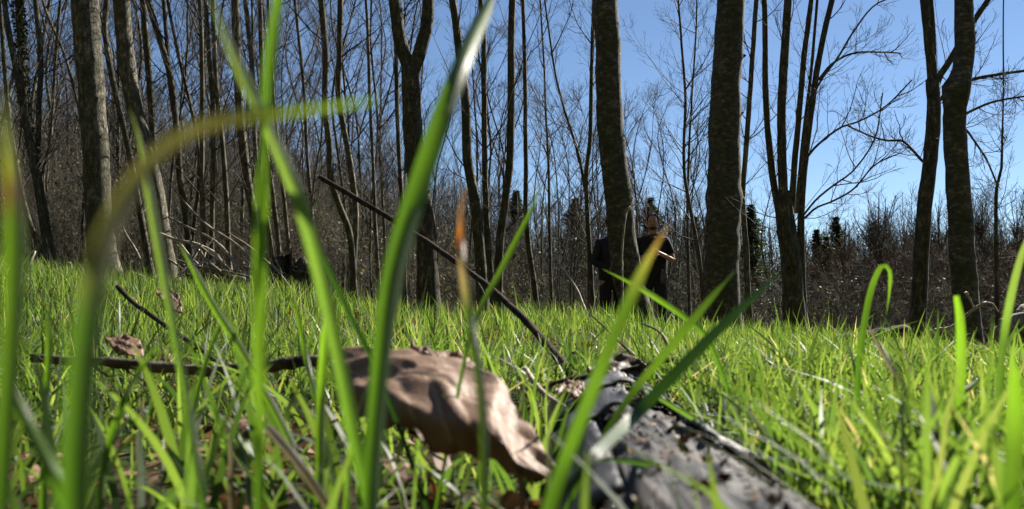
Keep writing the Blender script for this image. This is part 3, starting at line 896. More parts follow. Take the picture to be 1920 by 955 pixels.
for lb, px, py, Y, wp in [
    ('rounded dark evergreen seen between burred trunk and multi-stem clump', 1412, 385, 31, 62),
    ('small evergreen spire just right of the multi-stem clump', 1535, 432, 36, 34),
    ('taller pointed evergreen on the skyline left of the broad bushy tree', 1572, 408, 36, 44),
    ('short evergreen in the dip beside the pointed evergreen', 1553, 445, 34, 40),
    ('dark evergreen behind the dark leaning trunk over the meadow', 968, 358, 38, 60),
    ('dark evergreen left of the bowed mossy trunk, above the hidden person', 1080, 372, 37, 70),
    ('dark evergreen seen behind the bearded person', 1222, 372, 38, 80),
    ('evergreen in the gap just left of the burred trunk', 1305, 408, 37, 60),
    ('low evergreen beyond the right edge brush', 1905, 455, 36, 60),
]:
    conifer(lb, px, py, Y, wp)


# ------------------------------------------------------------------ fallen wood
def stick(name, label, pts, mat, cat, group=None, k=8, rough=.08, twigs=0, n=24, fork=None):
    """pts rows: px, py, distance, width px"""
    P = np.array([np.append(at(a, b, d), w_ / 2 * d / F) for a, b, d, w_ in pts])
    A = smooth_path(P, n)
    org = A[0, :3].copy()
    A[:, :3] += np.cumsum(rng.normal(0, A[:, 3:4] * .08, (n, 3)), 0) * .6
    acc = Acc(); tubes(acc, A[:, :3], A[:, 3], k, rough=rough)
    if twigs:
        P2, R2 = spawn(A[None, :, :3], A[None, :, 3], twigs, 5, np.linalg.norm(A[-1, :3] - A[0, :3]) * .25, 45, .1, wig=.06, rfac=.45)
        tubes(acc, P2, R2, 5)
    o = link(name, acc.mesh(name, mat, org), label=label, cat=cat, group=group, loc=tuple(org))
    for i, fk in enumerate(fork or []):
        P = np.array([np.append(at(a, b, d), w_ / 2 * d / F) for a, b, d, w_ in fk])
        B = smooth_path(P, 12); ac = Acc(); tubes(ac, B[:, :3], B[:, 3], 6, rough=rough)
        link('side_branch', ac.mesh('side_branch', mat, org), o)
    return o


GD = 'dead sticks and branches lying in the grass'
stick('dead_pole', 'long straight dark dead pole leaning diagonally over the meadow', [(600, 333, 1.9, 9), (680, 378, 1.75, 10), (770, 432, 1.6, 10), (880, 507, 1.4, 11), (980, 590, 1.22, 13), (1050, 668, 1.08, 17), (1085, 715, 1.02, 19)], M_darkstick, 'stick', GD, k=10, n=40,
      fork=[[(738, 412, 1.66, 5), (752, 402, 1.64, 4)], [(872, 508, 1.42, 5), (900, 505, 1.4, 3)]])
stick('dead_stick', 'short dark stick with a stubby end slanting down left of the arching blades', [(222, 538, 1.75, 11), (240, 560, 1.7, 9), (290, 598, 1.5, 9), (350, 640, 1.25, 10), (415, 685, 1.0, 11)], M_darkstick, 'stick', GD)
stick('fallen_branch', 'dark horizontal branch lying low in the grass behind the curled leaf', [(60, 672, .85, 15), (200, 680, .85, 18), (330, 692, .86, 20), (450, 694, .87, 22), (560, 680, .88, 22), (650, 668, .9, 18)], M_dead_dark, 'branch', GD, k=10, n=34, twigs=5, rough=.16)
stick('fallen_branch', 'pale bent sunlit branch propped among the slim trunks', [(285, 438, 7.8, 6), (305, 441, 7.8, 8), (318, 446, 7.8, 5), (340, 452, 7.8, 5), (365, 458, 7.7, 7), (400, 474, 7.6, 8), (425, 505, 7.5, 7), (438, 522, 7.4, 6)], M_deadpale, 'branch', GD)
stick('fallen_branch', 'knobbly grey branch lying flat below the pale bent one', [(385, 506, 7.3, 8), (410, 512, 7.2, 11), (435, 522, 7.2, 9), (458, 526, 7.2, 7)], M_dead, 'branch', GD, rough=.2)
stick('dead_stick', 'long thin dark stick slanting down through the slim trunks', [(312, 338, 8.6, 3), (380, 415, 8.2, 4), (440, 455, 7.8, 5), (470, 485, 7.5, 6), (500, 530, 7.3, 6)], M_dead, 'stick', GD)
stick('dead_stick', 'thin grey stick parallel and below the long slanting one', [(316, 408, 8.3, 4), (360, 430, 8.0, 5), (400, 450, 7.8, 5), (430, 480, 7.5, 5), (450, 515, 7.3, 5)], M_dead, 'stick', GD)
stick('dead_stick', 'thin pale stick crossing below the pale bent branch', [(374, 468, 7.4, 3), (355, 495, 7.3, 4), (334, 516, 7.2, 4)], M_deadpale, 'stick', GD)
stick('dead_stick', 'thin twig slanting over the dark root mound', [(510, 496, 6.6, 4), (545, 540, 6.2, 4), (565, 580, 5.9, 4)], M_dead, 'stick', GD)
stick('dead_stick', 'thin dark stick slanting between stout speckled and wavy trunks', [(224, 412, 9, 3), (240, 445, 8.7, 4), (256, 470, 8.5, 4), (270, 500, 8.2, 4)], M_dead, 'stick', GD)
stick('dead_stick', 'dead stick standing crooked at the left edge of the meadow', [(66, 472, 5, 4), (52, 505, 4.9, 6), (42, 535, 4.8, 6)], M_dead, 'stick', GD)
stick('fallen_log', 'short dark log resting in the grass before the slender forked trunk', [(1535, 655, 3.0, 26), (1580, 646, 3.0, 32), (1640, 636, 3.05, 32), (1705, 622, 3.1, 24)], M_darkstick, 'log', GD, k=12)
stick('fallen_branch', 'pale forked branch lying at the foot of the knotted trunk', [(1742, 622, 4.4, 8), (1790, 614, 4.3, 10), (1812, 592, 4.25, 7), (1835, 575, 4.2, 6), (1850, 567, 4.2, 4)], M_deadpale, 'branch', GD, rough=.15,
      fork=[[(1826, 578, 4.22, 5), (1818, 560, 4.25, 4), (1811, 548, 4.25, 6)], [(1848, 568, 4.2, 4), (1860, 570, 4.2, 4), (1872, 586, 4.2, 3)], [(1838, 572, 4.2, 4), (1843, 562, 4.2, 2)]])
stick('fallen_log', 'dark log end poking in at the right edge of the view', [(1880, 640, 4.2, 50), (1920, 610, 4.2, 62), (1990, 580, 4.3, 66)], M_dead, 'log', GD, k=14)
stick('dead_stick', 'curved twig poking up from the debris behind the log', [(1258, 668, 1.0, 9), (1248, 640, 1.02, 7), (1235, 622, 1.03, 5), (1205, 608, 1.05, 4)], M_dead, 'stick', GD)
stick('dead_stick', 'thin dark twig leaning behind the log debris', [(1200, 690, .95, 6), (1185, 665, .97, 5), (1160, 640, 1.0, 4), (1110, 592, 1.1, 3)], M_darkstick, 'stick', GD)
stick('dead_stick', 'pale flat twig between curled leaf and log', [(985, 690, .8, 9), (1005, 720, .76, 10), (1030, 745, .72, 9), (1060, 762, .7, 6)], M_deadpale, 'stick', GD)
stick('dead_stick', 'dark twig lying across the debris heap', [(985, 742, .85, 8), (1060, 712, .86, 9), (1150, 700, .87, 10), (1260, 672, .9, 12)], M_darkstick, 'stick', GD, rough=.15)
stick('dead_stick', 'pale splinter sticking up beside the debris heap', [(1268, 690, .85, 5), (1262, 710, .84, 6), (1240, 726, .83, 7)], M_deadpale, 'stick', GD)
stick('stem', 'pale dry stalk with a hooked tip in front of the bowed mossy trunk', [(1183, 388, 4.6, 5), (1176, 392, 4.6, 5), (1171, 420, 4.55, 4), (1167, 470, 4.5, 4), (1168, 540, 4.4, 4), (1168, 600, 4.3, 4)], M_dead, 'stalk', 'dry plant stalks')
stick('stem', 'thin dry stalk rising between bowed mossy trunk and curled tips', [(1052, 500, 4.6, 3), (1080, 540, 4.5, 4), (1100, 590, 4.4, 5)], M_deadpale, 'stalk', 'dry plant stalks')

M_soil = simple_mat('earthy_roots', (.025, .018, .013), (.13, .095, .065), scale=30, bump=.9, dist=.03)
# loose brush pile of dead sticks below the slim trunks
for i in range(16):
    px = rng.uniform(300, 570); py = rng.uniform(505, 540); d_ = rng.uniform(6.9, 7.9)
    dx = rng.normal(-20, 55); dy = rng.uniform(10, 75)
    stick('dead_stick', 'thin dead stick sticking out of the loose brush pile below the slim trunks', [(px, py, d_, rng.uniform(3, 6)), (px + dx * .5, py - dy * .5 + rng.normal(0, 6), d_ + .1, 4), (px + dx, py - dy, d_ + .2, 2.5)],
          M_dead if i % 3 else M_deadpale, 'stick', 'sticks of the loose brush pile', k=6, n=14, twigs=2)
for i in range(5):
    px = rng.uniform(60, 170); py = rng.uniform(505, 535); d_ = rng.uniform(5.4, 6.6); dx = rng.normal(40, 30)
    stick('dead_stick', 'pale dead stick lying in the grass at the foot of the left trunks', [(px, py, d_, 5), (px + dx * .5, py - 8 + rng.normal(0, 4), d_, 5), (px + dx, py - 4 + rng.normal(0, 9), d_, 3)],
          M_dead, 'stick', 'sticks at the foot of the left trunks', k=6, n=14, twigs=2)

# root mound: uneven lump bristling with roots
org = atY(540, 560, 6.9); gz0 = float(G(org[0], 6.9))
acc = Acc()
nu, nv_ = 36, 18
uu, vv = np.meshgrid(np.arange(nu) / nu * 2 * math.pi, np.linspace(0, 1, nv_))
rad_ = np.cos(vv * math.pi / 2) ** .7
hz = np.sin(vv * math.pi / 2)
nz = 1 + .16 * np.sin(uu * 5 + vv * 7) + .12 * np.sin(uu * 11 - vv * 13) + rng.normal(0, .05, uu.shape)
V = np.stack([org[0] + .24 * rad_ * np.cos(uu) * nz, 6.9 + .2 * rad_ * np.sin(uu) * nz, gz0 - .08 + .43 * hz * nz], -1).reshape(-1, 3)
ii = np.arange(nu * nv_).reshape(nv_, nu)
acc.add(V, np.stack([ii[:-1], np.roll(ii[:-1], -1, 1), np.roll(ii[1:], -1, 1), ii[1:]], -1).reshape(-1, 4))
mo = np.array([org[0], 6.9, gz0])
ro = link('root_mound', acc.mesh('root_mound', M_soil, mo), label='dark earthy root mound bristling with dry roots beneath slim trunks', cat='root mound', loc=tuple(mo))
ac = Acc()
a = rng.uniform(0, 6.28, 90); z = rng.uniform(.14, .34, 90)
c = np.stack([org[0] + .2 * np.cos(a) * rng.uniform(.4, 1.1, 90), 6.9 + .18 * np.sin(a), gz0 + z], -1)
d = unit(np.stack([np.cos(a) + rng.normal(0, .7, 90), np.sin(a), rng.normal(.1, .6, 90)], -1))
u = np.linspace(0, 1, 6)
P = c[:, None] + d[:, None] * (u[None, :, None] * rng.uniform(.06, .22, (90, 1, 1)))
P[:, 1:] += np.cumsum(rng.normal(0, .008, (90, 5, 3)), 1)
tubes(ac, P, rng.uniform(.002, .006, (90, 1)) * np.linspace(1, .4, 6), 5)
link('roots', ac.mesh('roots', M_dead, mo), ro)

# ------------------------------------------------------------------ big log in the foreground
m, n, out = new_mat('wet_rotting_wood')
L = n.links.new
tc = N_(n, 'ShaderNodeTexCoord')
mp = N_(n, 'ShaderNodeMapping'); L(tc.outputs['Object'], mp.inputs[0])
ax_ = LOGB - LOGA
mp.inputs['Rotation'].default_value = (0, 0, -math.atan2(ax_[1], ax_[0]))
mp2 = N_(n, 'ShaderNodeMapping'); mp2.inputs['Scale'].default_value = (7, 120, 120); L(mp.outputs[0], mp2.inputs[0])
no = N_(n, 'ShaderNodeTexNoise', inp={'Scale': 1.0, 'Detail': 8, 'Roughness': .65, 'Distortion': .6}); L(mp2.outputs[0], no.inputs['Vector'])
rp = ramp(n, [(.34, (.010, .010, .012)), (.5, (.026, .026, .030)), (.62, (.055, .052, .054)), (.76, (.13, .105, .085))]); L(no.outputs['Fac'], rp.inputs[0])
n2 = N_(n, 'ShaderNodeTexNoise', inp={'Scale': 22, 'Detail': 4}); L(tc.outputs['Object'], n2.inputs['Vector'])
r2 = ramp(n, [(.5, (0, 0, 0)), (.6, (1, 1, 1))]); L(n2.outputs['Fac'], r2.inputs[0])
mx = N_(n, 'ShaderNodeMix', data_type='RGBA'); L(r2.outputs[0], mx.inputs[0]); L(rp.outputs[0], mx.inputs[6])
vs = N_(n, 'ShaderNodeVectorMath', operation='MULTIPLY'); L(rp.outputs[0], vs.inputs[0]); vs.inputs[1].default_value = (1.9, 1.5, 1.2)
L(vs.outputs[0], mx.inputs[7])
pb = N_(n, 'ShaderNodeBsdfPrincipled'); pb.inputs['Specular IOR Level'].default_value = .3
rr = ramp(n, [(.35, (.42, .42, .42)), (.7, (.85, .85, .85))]); L(no.outputs['Fac'], rr.inputs[0]); L(rr.outputs[0], pb.inputs['Roughness'])
L(mx.outputs[2], pb.inputs['Base Color'])
bp = N_(n, 'ShaderNodeBump', inp={'Strength': .8, 'Distance': .004}); L(no.outputs['Fac'], bp.inputs['Height']); L(bp.outputs[0], pb.inputs['Normal'])
L(pb.outputs[0], out.inputs[0])
M_log = m

axis = unit(LOGB - LOGA); side = unit(np.cross(axis, [0, 0, 1.])); upl = np.cross(side, axis)


def log_surface(t0, t1, a0, a1, nt_, na, rfun, thick=0.0, seed=0):
    """shell patch round the log axis: t along, a angle (0 = top, + towards the right)"""
    r = np.random.default_rng(seed)
    tt, aa = np.meshgrid(np.linspace(t0, t1, nt_), np.linspace(a0, a1, na), indexing='ij')
    R = rfun(tt, aa)
    A0 = np.array([LOGA[0], LOGA[1], float(G(LOGA[0], LOGA[1])) - .010]); B0 = np.array([LOGB[0], LOGB[1], float(G(LOGB[0], LOGB[1])) - .014])
    C = A0 + (B0 - A0) * tt[..., None]
    return C + R[..., None] * (np.sin(aa)[..., None] * side * -1 + np.cos(aa)[..., None] * upl)


def noise2(tt, aa):
    return (.35 * np.sin(aa * 7 + 2 * np.sin(tt * 5)) + .25 * np.sin(aa * 17 + tt * 9) + .2 * np.sin(aa * 31 + 3 * np.sin(tt * 11)) + .2 * np.sin(tt * 23 + aa * 5))


rlog = lambda t, a: (.056 + .004 * t) * (1 + .035 * noise2(t, a)) - .0018 * np.abs(np.sin(a * 6.5 + .8 * np.sin(t * 7) + t * 2)) ** .5 - .0012 * np.abs(np.sin(a * 21 + 2 * np.sin(t * 13))) + .002 * np.sin(t * 40 + a * 3) * (np.sin(a * 9) > .5)
V = log_surface(-.10, 1.32, -math.pi, math.pi, 140, 181, rlog)
ii = np.arange(140 * 181).reshape(140, 181)
Q = np.stack([ii[:-1, :-1], ii[1:, :-1], ii[1:, 1:], ii[:-1, 1:]], -1).reshape(-1, 4)
lo = np.array([LOGA[0], LOGA[1], 0.])
Vf = np.concatenate([V.reshape(-1, 3), V[0].mean(0)[None], V[-1].mean(0)[None]])
nV = 140 * 181
T = [[nV, ii[0, j], ii[0, j + 1]] for j in range(180)] + [[nV + 1, ii[-1, j + 1], ii[-1, j]] for j in range(180)]
lg = link('rotting_log', mesh_from('rotting_log', Vf - lo, [Q, np.array(T)], M_log), label='dark wet rotting log with peeling bark and dew beside the curled leaf', cat='log', loc=tuple(lo))
M_plate = simple_mat('peeling_bark', (.012, .012, .015), (.075, .075, .086), scale=55, rough=.52, spec=.5, bump=.8, detail=9, stretch=(1.6, .35, 1.6), dist=.003)


def plate(t0, t1, a0, a1, lift, curl, seed):
    r = np.random.default_rng(seed)
    jag = r.uniform(-.06, .06, 30)
    def rf(t, a):
        u_ = (t - t0) / (t1 - t0); v_ = (a - a0) / (a1 - a0)
        return .0575 + .004 * t + .0006 * np.sin(a * 23 + t * 5) + .0015 * np.sin(a * 3 + t * 4) + lift + curl * (np.abs(v_ - .5) * 2) ** 2.5 + curl * .6 * (np.abs(u_ - .5) * 2) ** 4 + .001 * np.sin(a * 13 + t * 30)
    P = log_surface(t0, t1, a0, a1, 26, 24, rf)
    # ragged ends
    e = np.cumsum(r.normal(0, .0022, (24, 1)), 0) * axis; P[0] += e; P[-1] += np.cumsum(r.normal(0, .0022, (24, 1)), 0) * axis; P[1] += e * .5; P[:, 0] += r.normal(0, .0008, (26, 3)); P[:, -1] += r.normal(0, .0008, (26, 3))
    ii = np.arange(26 * 24).reshape(26, 24)
    Q = np.stack([ii[:-1, :-1], ii[1:, :-1], ii[1:, 1:], ii[:-1, 1:]], -1).reshape(-1, 4)
    o = link('bark_plate', mesh_from('bark_plate', P.reshape(-1, 3) - lo, Q, M_plate), lg)
    sm = o.modifiers.new('thick', 'SOLIDIFY'); sm.thickness = .0025; sm.offset = 1


plate(-.08, .30, -1.5, .2, .0025, .003, 1)
plate(-.05, .22, .35, 1.4, .0025, .0028, 5)
plate(.36, .60, -1.3, -.1, .002, .002, 2)
plate(.30, .52, .1, 1.1, .002, .002, 3)
plate(.66, 1.02, -1.6, -.55, .0015, .0015, 4)
plate(.62, .84, .25, 1.2, .002, .002, 6)
# crumbs of rotten wood and dirt on the log
cr = Acc()
k = 420
tt = rng.uniform(-.08, 1.15, k); aa = rng.normal(.35, .7, k)
A0 = np.array([LOGA[0], LOGA[1], float(G(LOGA[0], LOGA[1])) - .010]); B0 = np.array([LOGB[0], LOGB[1], float(G(LOGB[0], LOGB[1])) - .014])
c = A0 + (B0 - A0) * tt[:, None] + (rlog(tt, aa) + .001)[:, None] * (np.sin(aa)[:, None] * -side + np.cos(aa)[:, None] * upl)
s_ = rng.uniform(.001, .0045, k)[:, None]
d = unit(rng.normal(size=(k, 3))) * s_; g_ = unit(rng.normal(size=(k, 3))) * s_ * .6; h_ = unit(np.cross(d, g_)) * s_ * .35
Vc = np.stack([c - d, c + g_, c + d, c - g_, c + h_], 1); ix = np.arange(k * 5).reshape(k, 5)
cr.add(Vc, [ix[:, [0, 1, 2, 3]], np.concatenate([ix[:, [0, 1, 4]], ix[:, [1, 2, 4]], ix[:, [2, 3, 4]], ix[:, [3, 0, 4]]])], tint=np.repeat(rng.uniform(0, 1, k) ** 1.5, 5), along=0.)
link('wood_crumbs', cr.mesh('wood_crumbs', M_litter, smooth=False), kind='stuff', label='brown crumbs of rotten wood and dirt scattered on the wet log', cat='debris')

# ------------------------------------------------------------------ big curled dead leaf
m, n, out = new_mat('dry_leaf')
L = n.links.new
tc = N_(n, 'ShaderNodeTexCoord')
no = N_(n, 'ShaderNodeTexNoise', inp={'Scale': 55, 'Detail': 7, 'Roughness': .6}); L(tc.outputs['Object'], no.inputs['Vector'])
rp = ramp(n, [(.3, (.16, .095, .062)), (.55, (.26, .168, .115)), (.75, (.36, .25, .175))]); L(no.outputs['Fac'], rp.inputs[0])
nb = N_(n, 'ShaderNodeTexNoise', inp={'Scale': 17, 'Detail': 4, 'Roughness': .6}); L(tc.outputs['Object'], nb.inputs['Vector'])
rb = ramp(n, [(.60, (0, 0, 0)), (.72, (1, 1, 1))]); L(nb.outputs['Fac'], rb.inputs[0])
mxb = N_(n, 'ShaderNodeMix', data_type='RGBA'); L(rb.outputs[0], mxb.inputs[0]); L(rp.outputs[0], mxb.inputs[6]); mxb.inputs[7].default_value = (.22, .10, .05, 1)
veA = N_(n, 'ShaderNodeAttribute', attribute_name='vein')
mxv = N_(n, 'ShaderNodeMix', data_type='RGBA'); L(veA.outputs['Fac'], mxv.inputs[0]); L(mxb.outputs[2], mxv.inputs[6]); mxv.inputs[7].default_value = (.62, .46, .34, 1)
pb = N_(n, 'ShaderNodeBsdfPrincipled', inp={'Roughness': .55}); L(mxv.outputs[2], pb.inputs['Base Color']); pb.inputs['Specular IOR Level'].default_value = .35
tr = N_(n, 'ShaderNodeBsdfTranslucent'); tr.inputs[0].default_value = (.40, .12, .03, 1)
ms = N_(n, 'ShaderNodeMixShader', inp={0: .22}); L(pb.outputs[0], ms.inputs[1]); L(tr.outputs[0], ms.inputs[2])
bp = N_(n, 'ShaderNodeBump', inp={'Strength': .7, 'Distance': .003}); L(no.outputs['Fac'], bp.inputs['Height']); L(bp.outputs[0], pb.inputs['Normal'])
L(ms.outputs[0], out.inputs[0])
M_leaf = m


M_darkleaf = simple_mat('dark_rotten_leaf', (.03, .02, .015), (.12, .07, .045), scale=60, rough=.55, bump=.4, dist=.003)


def leaf(name, label, rows, nu=60, nv=40, bumpy=.0015, group=None, cat='dead leaf', stem=None, teeth=.0, mat=None, seed=0):
    """rows: list of cross sections (upper edge to lower edge), each a list of (px,py,dist)"""
    r = np.random.default_rng(seed)
    grid = np.array([[at(*p) for p in row] for row in rows])          # (R,C,3)
    g1 = np.array([smooth_path(row, nv) for row in grid])
    g2 = np.stack([smooth_path(g1[:, j], nu) for j in range(nv)], 1)  # (nu,nv,3)
    du = unit(np.gradient(g2, axis=0)); dv = unit(np.gradient(g2, axis=1)); nn = unit(np.cross(du, dv))
    U, Vv = np.meshgrid(np.linspace(0, 1, nu), np.linspace(0, 1, nv), indexing='ij')
    mid = .48
    dist = np.abs(Vv - mid)
    ph = (U * 7 - dist * 3.2)
    ve = np.exp(-((ph - np.round(ph)) / .05) ** 2) * (dist < .46) + np.exp(-(dist / .018) ** 2)
    h = bumpy * (.5 * np.cos(ph * 2 * math.pi) + 1.6 * np.sin(U * 9 + 4 * Vv) * np.sin(Vv * 9 + U * 5) + 2.6 * (np.abs(np.sin(Vv * 6.3 + 1.2 * np.sin(U * 7) + U * 2)) ** .6 - .7) + .8 * np.abs(np.sin(U * 11 - 9 * Vv)) + .9 * ve) + bumpy * .04 * r.normal(size=U.shape)
    g2 = g2 + nn * h[..., None]
    if teeth:
        for side_, col in ((-1, 0), (1, nv - 1)):
            wv = teeth * (np.sin(U[:, 0] * 34 + side_) + .6 * np.sin(U[:, 0] * 71)) * np.sin(U[:, 0] * math.pi)
            g2[:, col] += dv[:, col] * side_ * wv[:, None]
    ii = np.arange(nu * nv).reshape(nu, nv)
    Q = np.stack([ii[:-1, :-1], ii[1:, :-1], ii[1:, 1:], ii[:-1, 1:]], -1).reshape(-1, 4)
    org = g2.reshape(-1, 3).mean(0); org[2] = g2[..., 2].min()
    o = link(name, mesh_from(name, g2.reshape(-1, 3) - org, Q, mat or M_leaf, {'vein': np.clip(ve, 0, 1).ravel() * .8}), label=label, cat=cat, group=group, loc=tuple(org))
    sm = o.modifiers.new('thick', 'SOLIDIFY'); sm.thickness = .0005
    if stem:
        A = smooth_path(np.array([np.append(at(a, b, d), w_ / 2 * d / F) for a, b, d, w_ in stem]), 16)
        ac = Acc(); tubes(ac, A[:, :3], A[:, 3], 8)
        link('leaf_stalk', ac.mesh('leaf_stalk', M_litterstalk, org), o)
    return o


M_litterstalk = simple_mat('leaf_stalk', (.16, .08, .045), (.34, .2, .12), scale=60)
leaf('dead_leaf', 'large curled brown dead leaf with deep folds, draped over the grass beside the log', [
    [(612, 655, .50), (620, 690, .475), (625, 720, .465), (632, 752, .455)],
    [(680, 645, .49), (690, 690, .46), (695, 740, .43), (700, 790, .415)],
    [(755, 652, .48), (762, 700, .44), (765, 760, .41), (772, 805, .405)],
    [(830, 668, .47), (828, 720, .42), (830, 790, .40), (832, 850, .40)],
    [(890, 690, .46), (888, 745, .42), (885, 800, .385), (880, 855, .395)],
    [(935, 715, .45), (925, 760, .405), (920, 815, .38), (905, 860, .40)],
    [(970, 770, .43), (960, 800, .41), (945, 832, .375), (925, 862, .39)],
    [(1008, 825, .405), (992, 846, .39), (968, 866, .372), (945, 882, .385)],
    [(1040, 878, .385), (1030, 890, .378), (1018, 900, .372), (1005, 908, .375)],
], stem=[(960, 872, .38, 13), (975, 900, .375, 11), (982, 950, .37, 10), (978, 1010, .37, 10)], teeth=.0024, bumpy=.0010)
leaf('dead_leaf', 'folded reddish brown leaf edge poking up behind the curled leaf', [
    [(770, 640, .56), (775, 655, .55), (785, 668, .54)], [(820, 655, .56), (830, 668, .55), (835, 690, .53)], [(870, 668, .56), (880, 690, .54), (885, 715, .53)], [(905, 700, .55), (912, 712, .54), (915, 725, .53)]],
     nu=24, nv=16, seed=3, group='dead leaves around the log')
leaf('dead_leaf', 'small dark upturned leaf in the debris behind the log', [
    [(1100, 690, .88), (1105, 705, .87), (1110, 722, .86)], [(1140, 668, .90), (1150, 690, .87), (1150, 715, .85)], [(1185, 668, .90), (1190, 690, .88), (1185, 715, .86)], [(1212, 685, .88), (1210, 698, .87), (1205, 710, .86)]],
     nu=24, nv=16, seed=4, mat=M_darkleaf, group='dead leaves around the log')
leaf('dead_leaf', 'crumpled tan leaf between the curled leaf and the log', [
    [(1040, 725, .76), (1045, 738, .75), (1050, 750, .74)], [(1065, 715, .78), (1072, 730, .75), (1072, 748, .74)], [(1095, 718, .77), (1096, 732, .755), (1092, 748, .745)]],
     nu=20, nv=14, seed=5, group='dead leaves around the log')
leaf('dead_leaf', 'rust coloured leaf scrap under the curled leaf', [
    [(740, 770, .45), (750, 785, .44), (765, 800, .43)], [(770, 785, .45), (775, 800, .435), (785, 825, .43)], [(800, 810, .44), (805, 825, .43), (808, 850, .425)]],
     nu=18, nv=12, seed=6, group='dead leaves around the log')
leaf('dead_leaf', 'tan leaf lying low in the shaded grass before the horizontal branch', [
    [(430, 790, .50), (440, 805, .48), (450, 820, .47)], [(460, 778, .51), (468, 800, .48), (470, 822, .47)], [(495, 785, .50), (498, 800, .48), (492, 815, .47)]],
     nu=18, nv=12, seed=7, group='dead leaves around the log')
leaf('dead_leaf', 'dark curled leaf by the short slanting stick', [
    [(290, 545, 1.7), (300, 560, 1.68), (305, 580, 1.66)], [(312, 540, 1.72), (320, 560, 1.68), (325, 585, 1.66)], [(335, 552, 1.7), (340, 568, 1.68), (342, 588, 1.66)]],
     nu=18, nv=12, seed=8, group='dead leaves around the log')
leaf('dead_leaf', 'pale tan leaf propped up at the left of the horizontal branch', [
    [(195, 632, 1.0), (205, 645, .98), (215, 662, .96)], [(230, 628, 1.0), (240, 648, .97), (245, 668, .95)], [(262, 640, .99), (268, 652, .97), (270, 668, .96)]],
     nu=18, nv=12, seed=9, group='dead leaves around the log')

# ------------------------------------------------------------------ foreground grass blades, each a thing
def hero_mat(name, stops, tmix=.45, rough=.46, tr=(1.9, 2.1, .9)):
    m, n, out = new_mat(name)
    L = n.links.new
    al = N_(n, 'ShaderNodeAttribute', attribute_name='along')
    tc = N_(n, 'ShaderNodeTexCoord')
    no = N_(n, 'ShaderNodeTexNoise', inp={'Scale': 35, 'Detail': 4}); L(tc.outputs['Object'], no.inputs['Vector'])
    mr = N_(n, 'ShaderNodeMapRange', inp={'To Min': -.08, 'To Max': .08}); L(no.outputs['Fac'], mr.inputs[0])
    ad = N_(n, 'ShaderNodeMath', operation='ADD'); L(al.outputs['Fac'], ad.inputs[0]); L(mr.outputs[0], ad.inputs[1])
    rp = ramp(n, stops); L(ad.outputs[0], rp.inputs[0])
    ac = N_(n, 'ShaderNodeAttribute', attribute_name='across')
    wv = N_(n, 'ShaderNodeMath', operation='MULTIPLY'); wv.inputs[1].default_value = 26; L(ac.outputs['Fac'], wv.inputs[0])
    sn = N_(n, 'ShaderNodeMath', operation='SINE'); L(wv.outputs[0], sn.inputs[0])
    cv = N_(n, 'ShaderNodeCombineXYZ'); L(ac.outputs['Fac'], cv.inputs[0]); L(al.outputs['Fac'], cv.inputs[1])
    mpv = N_(n, 'ShaderNodeMapping'); mpv.inputs['Scale'].default_value = (5, 2.5, 1); L(cv.outputs[0], mpv.inputs[0])
    oi = N_(n, 'ShaderNodeObjectInfo'); L(oi.outputs['Random'], cv.inputs[2]); 
    nv = N_(n, 'ShaderNodeTexNoise', inp={'Scale': 1.3, 'Detail': 6, 'Roughness': .7}); L(mpv.outputs[0], nv.inputs['Vector'])
    sv_ = N_(n, 'ShaderNodeMath', operation='MULTIPLY_ADD'); L(nv.outputs['Fac'], sv_.inputs[0]); sv_.inputs[1].default_value = 2.6; L(sn.outputs[0], sv_.inputs[2])
    mr2 = N_(n, 'ShaderNodeMapRange', inp={'From Min': .2, 'From Max': 2.4, 'To Min': .62, 'To Max': 1.35}); L(sv_.outputs[0], mr2.inputs[0])
    mr3 = N_(n, 'ShaderNodeMapRange', inp={'To Min': .7, 'To Max': 1.3}); L(no.outputs['Fac'], mr3.inputs[0])
    mm = N_(n, 'ShaderNodeMath', operation='MULTIPLY'); L(mr2.outputs[0], mm.inputs[0]); L(mr3.outputs[0], mm.inputs[1])
    vs = N_(n, 'ShaderNodeVectorMath', operation='SCALE'); L(rp.outputs[0], vs.inputs[0]); L(mm.outputs[0], vs.inputs['Scale'])
    pb = N_(n, 'ShaderNodeBsdfPrincipled', inp={'Roughness': rough}); L(vs.outputs[0], pb.inputs['Base Color'])
    bp = N_(n, 'ShaderNodeBump', inp={'Strength': .25, 'Distance': .0005}); L(sn.outputs[0], bp.inputs['Height']); L(bp.outputs[0], pb.inputs['Normal'])
    t = N_(n, 'ShaderNodeBsdfTranslucent')
    tv = N_(n, 'ShaderNodeVectorMath', operation='MULTIPLY'); L(vs.outputs[0], tv.inputs[0]); tv.inputs[1].default_value = tr
    L(tv.outputs[0], t.inputs[0])
    ms = N_(n, 'ShaderNodeMixShader', inp={0: tmix}); L(pb.outputs[0], ms.inputs[1]); L(t.outputs[0], ms.inputs[2])
    L(ms.outputs[0], out.inputs[0])
    return m


